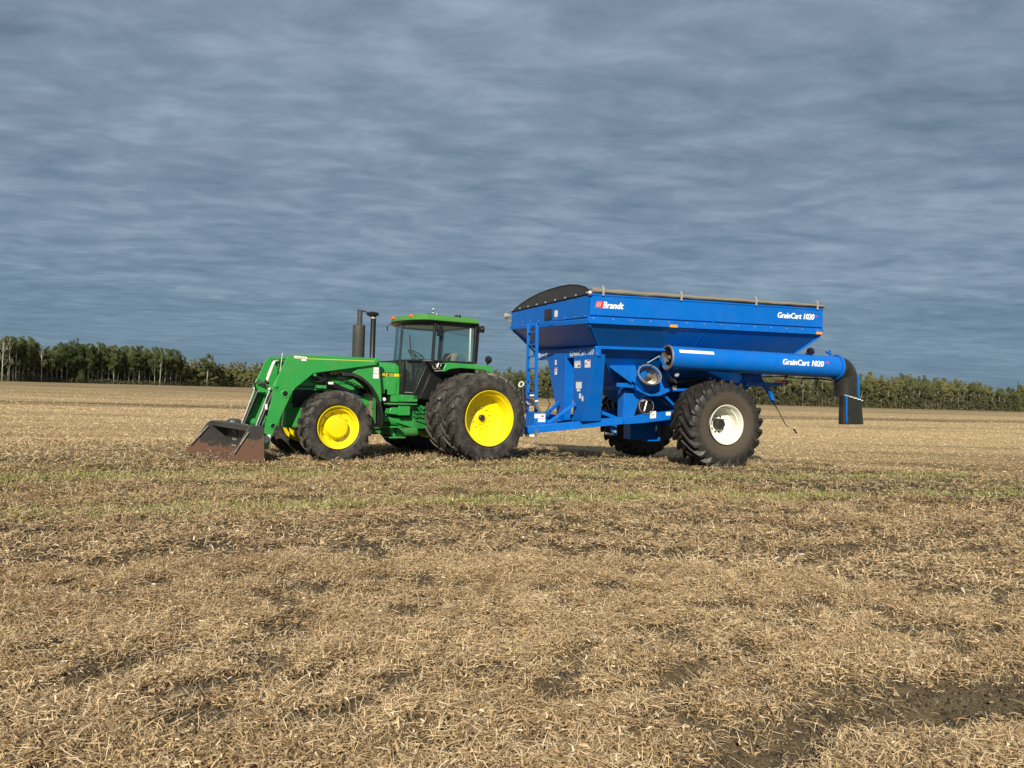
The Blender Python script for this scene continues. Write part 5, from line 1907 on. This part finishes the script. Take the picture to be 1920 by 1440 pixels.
mb.prism([(-1.50, 2.255), (-1.34, 2.25), (-1.31, 2.355), (-1.47, 2.36)], 2.7815, 2.784, axis='x')
part('red_mark', mb, 'red', C, smooth=0, split=True)
lettering('front_lettering', 'Brandt', C, 'white', (2.782, -1.33, 2.255), (0, 1, 0), (0, 0, 1), .50, .105, bold=.16, shear=.25)
lettering('front_lettering', 'GrainCart 1020', C, 'white', (2.782, .28, 2.232), (0, 1, 0), (0, 0, 1), 1.12, .115, bold=.12, shear=.2)

# ================================================================== TREES
FP = [(-420, 262), (-200, 285), (0, 300), (300, 385), (450, 445), (700, 420), (850, 330), (1000, 255), (1416, 270), (1671, 300), (1920, 364), (2150, 410), (2400, 440)]


def front_line(p):
    """tree edge: photo bearing -> world x, y (metres)"""
    xs_, ds = zip(*FP)
    dd = np.interp(p, xs_, ds)
    return (p - 960) / 1442.0 * dd, dd


def leaf_cloud(g, centres, rads, n, size, squash=.8):
    """n leaf-clump quads spread through several lobes, denser near each surface"""
    vol = np.array([r ** 2.2 for r in rads]); vol = vol / vol.sum()
    idx = g.choice(len(rads), n, p=vol)
    dirs = g.normal(size=(n, 3)); dirs /= np.linalg.norm(dirs, axis=1)[:, None]
    rad = np.array(rads)[idx] * (g.random(n) ** .36) * g.uniform(.8, 1.15, n)
    P = np.array(centres)[idx] + dirs * rad[:, None] * np.array([1, 1, squash])
    # random oriented quads
    a = g.normal(size=(n, 3)); a /= np.linalg.norm(a, axis=1)[:, None]
    b = np.cross(a, g.normal(size=(n, 3))); b /= np.linalg.norm(b, axis=1)[:, None]
    s1 = g.uniform(.6, 1.3, n)[:, None] * size; s2 = s1 * g.uniform(.45, .8, n)[:, None]
    V = np.stack([P - a * s1 * .5, P + b * s2 * .5, P + a * s1 * .5, P - b * s2 * .5], 1).reshape(-1, 3)
    Q = (np.arange(n) * 4)[:, None] + np.arange(4)
    return V, Q


def tree_meshes(kind, seed):
    g = np.random.default_rng(seed); q = random.Random(seed)
    mb = MB()
    if kind == 'aspen':                # tall bare stem, crown in the upper half
        H = 18.0; lean = q.uniform(-.5, .5)
        mb.tube([(0, 0, -.3), (lean * .3, 0, H * .35), (lean * .8, .1, H * .7), (lean, 0, H * .95)], [.20, .16, .10, .03], 7)
        cs, rs = [], []
        for k in range(20):
            t = .28 + .70 * (k / 19.0) ** .9
            w = (1.0 - abs(t - .66) * 1.75) * 2.9
            a = q.uniform(0, 2 * PI); rr_ = q.uniform(.15, .8) * w
            c = (lean * t + rr_ * math.cos(a), rr_ * math.sin(a), H * t)
            cs.append(c); rs.append(max(.6, w * q.uniform(.42, .68)))
            mb.tube([(lean * t, 0, H * (t - .10)), c], [.05, .02], 5)
        n = 8200
    elif kind == 'bare':               # thin leaves, white branching stems
        H = 17.0
        mb.tube([(0, 0, -.3), (.2, 0, H * .5), (.3, 0, H)], [.22, .15, .03], 7)
        cs, rs = [], []
        for k in range(16):
            t = q.uniform(.35, .95); a = q.uniform(0, 2 * PI); rr_ = q.uniform(.6, 1.9) * (1.1 - t * .6)
            c = (.3 * t + rr_ * math.cos(a), rr_ * math.sin(a), H * t + 1.0)
            mb.tube([(.3 * t, 0, H * t - 1.0), c, (c[0] * 1.3, c[1] * 1.3, c[2] + 1.2)], [.07, .045, .015], 5)
            if k % 2: cs.append(c); rs.append(q.uniform(.6, 1.1))
        n = 800
    elif kind == 'spruce':
        H = 15.0
        mb.tube([(0, 0, -.3), (0, 0, H)], [.20, .03], 7)
        cs, rs = [], []
        for k in range(22):
            t = .08 + .9 * k / 21; a = q.uniform(0, 2 * PI); w = (1 - t) * 2.5
            cs.append((w * .55 * math.cos(a), w * .55 * math.sin(a), H * t)); rs.append(.35 + w * .45)
        n = 5200
    else:                              # bushy poplar to the ground
        H = 12.0
        mb.tube([(0, 0, -.3), (q.uniform(-.3, .3), 0, H * .5), (q.uniform(-.5, .5), 0, H * .93)], [.16, .11, .03], 7)
        cs, rs = [], []
        for k in range(22):
            t = .08 + .88 * (k / 21.0)
            w = (1.05 - abs(t - .48) * 1.5) * 2.4
            a = q.uniform(0, 2 * PI); rr_ = q.uniform(.2, .9) * w
            cs.append((rr_ * math.cos(a), rr_ * math.sin(a), H * t)); rs.append(max(.45, w * q.uniform(.25, .5)))
            if k > 4: mb.tube([(0, 0, H * (t - .12)), cs[-1]], [.04, .015], 5)
        n = 6500
    V, Q = leaf_cloud(g, cs, rs, n, .30 if kind != 'spruce' else .30)
    crown = np_mesh(kind + '_crown', V, Q)
    return mb, crown, H


CR = {}


def proto(kind, seed, leafmat, barkmat):
    mb, crown, H = tree_meshes(kind, seed)
    me = bpy.data.meshes.new('trunk'); me.from_pydata(mb.v, [], mb.f); me.update(); me.shade_smooth()
    me.materials.append(MT[barkmat]); crown.materials.append(MT[leafmat])
    return me, crown, H


PRO = {
    'aspen': [proto('aspen', 100 + k, 'leaf_dark', 'bark') for k in range(6)],
    'bare': [proto('bare', 200 + k, 'leaf_dark', 'white_bark') for k in range(3)],
    'spruce': [proto('spruce', 300 + k, 'leaf_dark', 'darkbark') for k in range(2)],
    'poplar': [proto('poplar', 400 + k, 'leaf_pale', 'darkbark') for k in range(6)],
    'bush': [proto('poplar', 450 + k, 'leaf_brush', 'bark') for k in range(5)],
    'pale': [proto('aspen', 500 + k, 'leaf_pale', 'bark') for k in range(4)],
}
NAMES = {'bush': 'poplar_tree', 'aspen': 'aspen_tree', 'bare': 'birch_tree', 'spruce': 'spruce_tree', 'poplar': 'poplar_tree', 'pale': 'aspen_tree'}


def plant(kind, p, back, hgt, label, group=None, wide=1.0):
    x, y = front_line(p)
    x, y = x * (1 + back / y), y + back
    tm, cm, H = rnd.choice(PRO[kind])
    t = empty(NAMES[kind], (x, y, 0), (0, 0, rnd.uniform(0, 2 * PI)), 1.0, label=label, cat='tree', group=group)
    k = hgt / H
    t.scale = (k * wide, k * wide, k)
    for nm, me in (('trunk', tm), ('crown', cm)):
        o = bpy.data.objects.new(nm, me); col.objects.link(o); o.parent = t


# tall left wood: outline of its top read off the skyline
sky_l = [(-420, 18), (0, 18.2), (50, 19.8), (80, 15.0), (118, 18), (140, 20.0), (175, 19.5), (210, 18.5), (240, 19.2), (300, 20.0), (335, 19.0), (352, 14)]


def top_l(p):
    return float(np.interp(p, [a for a, _ in sky_l], [b for _, b in sky_l]))


GA = 'tall aspens along the edge of the left wood'
LA = 'tall aspen with pale bare stem in the front rank of the wood beyond the bucket'
GB = 'taller trees standing behind the left wood edge'
LB = 'dark leafy crown in the second rank of the tall wood beyond the bucket'
p = -60
while p < 345:
    if not (72 < p < 88):
        plant('aspen', p, rnd.uniform(0, 5), top_l(p) * rnd.uniform(.86, 1.0), LA, GA, rnd.uniform(.85, 1.15))
    p += rnd.uniform(7, 12)
p = -60
while p < 350:
    if not (70 < p < 92):
        plant('aspen', p, rnd.uniform(8, 18), top_l(p) * rnd.uniform(.9, 1.03), LB, GB, rnd.uniform(.9, 1.2))
    p += rnd.uniform(8, 13)
for p_, h_, lb in ((4, 17.5, 'nearly bare birch with white branches at the outer end of the tall wood'),
                   (17, 17.0, 'sparse birch with white forked stems beside the outermost white birch'),
                   (30, 15.5, 'sparse white-stemmed birch tight against the tallest crown of the wood'),
                   (78, 16.5, 'bare white birch in the gap between two dark crowns of the tall wood'),
                   (300, 16.0, 'grey half-bare birch where the tall wood drops down to the low treeline')):
    plant('bare', p_, -1.5, h_, lb)
plant('spruce', 143, 2, 20.0, 'dark narrow spruce rising above the middle of the tall wood')
plant('spruce', 1909, 2, 14.2, 'dark spruce tip above the treeline well past the black spout')
plant('spruce', 398, 3, 17.5, 'small pointed spruce between the tall wood and the loader arm')
plant('aspen', 388, 0, 18.0, 'dark round-topped tree standing just past the end of the tall wood', None, 1.5)
p = 350
GC = 'pale green trees between the left wood and the tractor'
LC = 'pale olive tree in the low stretch of treeline beyond the loader arms'
while p < 700:
    plant('poplar', p, rnd.uniform(0, 10), rnd.uniform(12.5, 15.8), LC, GC, rnd.uniform(1.0, 1.4))
    p += rnd.uniform(6, 9)
sky_r = [(700, 15), (850, 12.5), (930, 11.2), (1040, 11.0), (1200, 12), (1416, 13.0), (1500, 13.2), (1620, 13.6), (1670, 14.4), (1720, 13.8), (1800, 13.2), (1860, 12.8), (1920, 12.6), (2150, 14)]


def top_r(p):
    return float(np.interp(p, [a for a, _ in sky_r], [b for _, b in sky_r]))


GD = 'bushy trees along the front of the long treeline'
LD = 'bushy olive tree in the front rank of the treeline beyond the grain cart'
GE = 'slim autumn aspens rising behind the long treeline'
LE = 'slim yellowing aspen rising behind the bushy trees beyond the grain cart'
p = 860
while p < 1990:
    if not (1060 < p < 1330):
        plant('bush', p, rnd.uniform(0, 5), top_r(p) * rnd.uniform(.48, .80), LD, GD, rnd.uniform(1.0, 1.35))
    p += rnd.uniform(9, 14)
p = 865
while p < 1990:
    if not (1060 < p < 1330):
        plant('pale', p, rnd.uniform(6, 16), top_r(p) * rnd.uniform(.84, 1.06), LE, GE, rnd.uniform(1.0, 1.5))
    p += rnd.uniform(8, 12)


def wood_mass(name, label, p0, p1, n, hfun, back0, back1, zlo, size, mat, seed, power=1.0):
    g = np.random.default_rng(seed)
    p = g.uniform(p0, p1, n); bk = g.uniform(back0, back1, n)
    xs_, ds = zip(*FP)
    dd = np.interp(p, xs_, ds)
    X = (p - 960) / 1442.0 * (dd + bk); Y = dd + bk
    top_ = hfun(p) * (.62 + .38 * vnoise(X * .35, Y * .35, seed))
    Z = zlo + (top_ - zlo) * g.random(n) ** power
    P = np.stack([X, Y, Z], -1)
    a = g.normal(size=(n, 3)); a /= np.linalg.norm(a, axis=1)[:, None]
    b = np.cross(a, g.normal(size=(n, 3))); b /= np.linalg.norm(b, axis=1)[:, None]
    s1 = g.uniform(.6, 1.4, n)[:, None] * size; s2 = s1 * g.uniform(.5, .8, n)[:, None]
    V = np.stack([P - a * s1 * .5, P + b * s2 * .5, P + a * s1 * .5, P - b * s2 * .5], 1).reshape(-1, 3)
    me = np_mesh(name, V, (np.arange(n) * 4)[:, None] + np.arange(4))
    o = link(name, me, mat, None, smooth=0)
    o['kind'] = 'stuff'; o['label'] = label; o['category'] = 'woodland'
    return o


allx = [a for a, _ in sky_l] + [a for a, _ in sky_r]
hfun = lambda p: np.interp(p, [-420, 345, 356, 700, 860, 1416, 1670, 1920, 2400], [15.5, 16, 12, 12, 8.0, 8.6, 9.4, 8.8, 10])
wood_mass('woodland', 'deep wood seen as one dark mass behind the front trees', -420, 2400, 170000, hfun, 12, 30, .3, 1.15, 'leaf_brush', 51)
wood_mass('undergrowth', 'low brown-green brush along the foot of the treeline', -420, 2400, 60000, lambda p: np.where((p > 90) & (p < 345), 2.6, 4.6), -1.5, 10, .0, .55, 'leaf_brush', 52, 1.3)
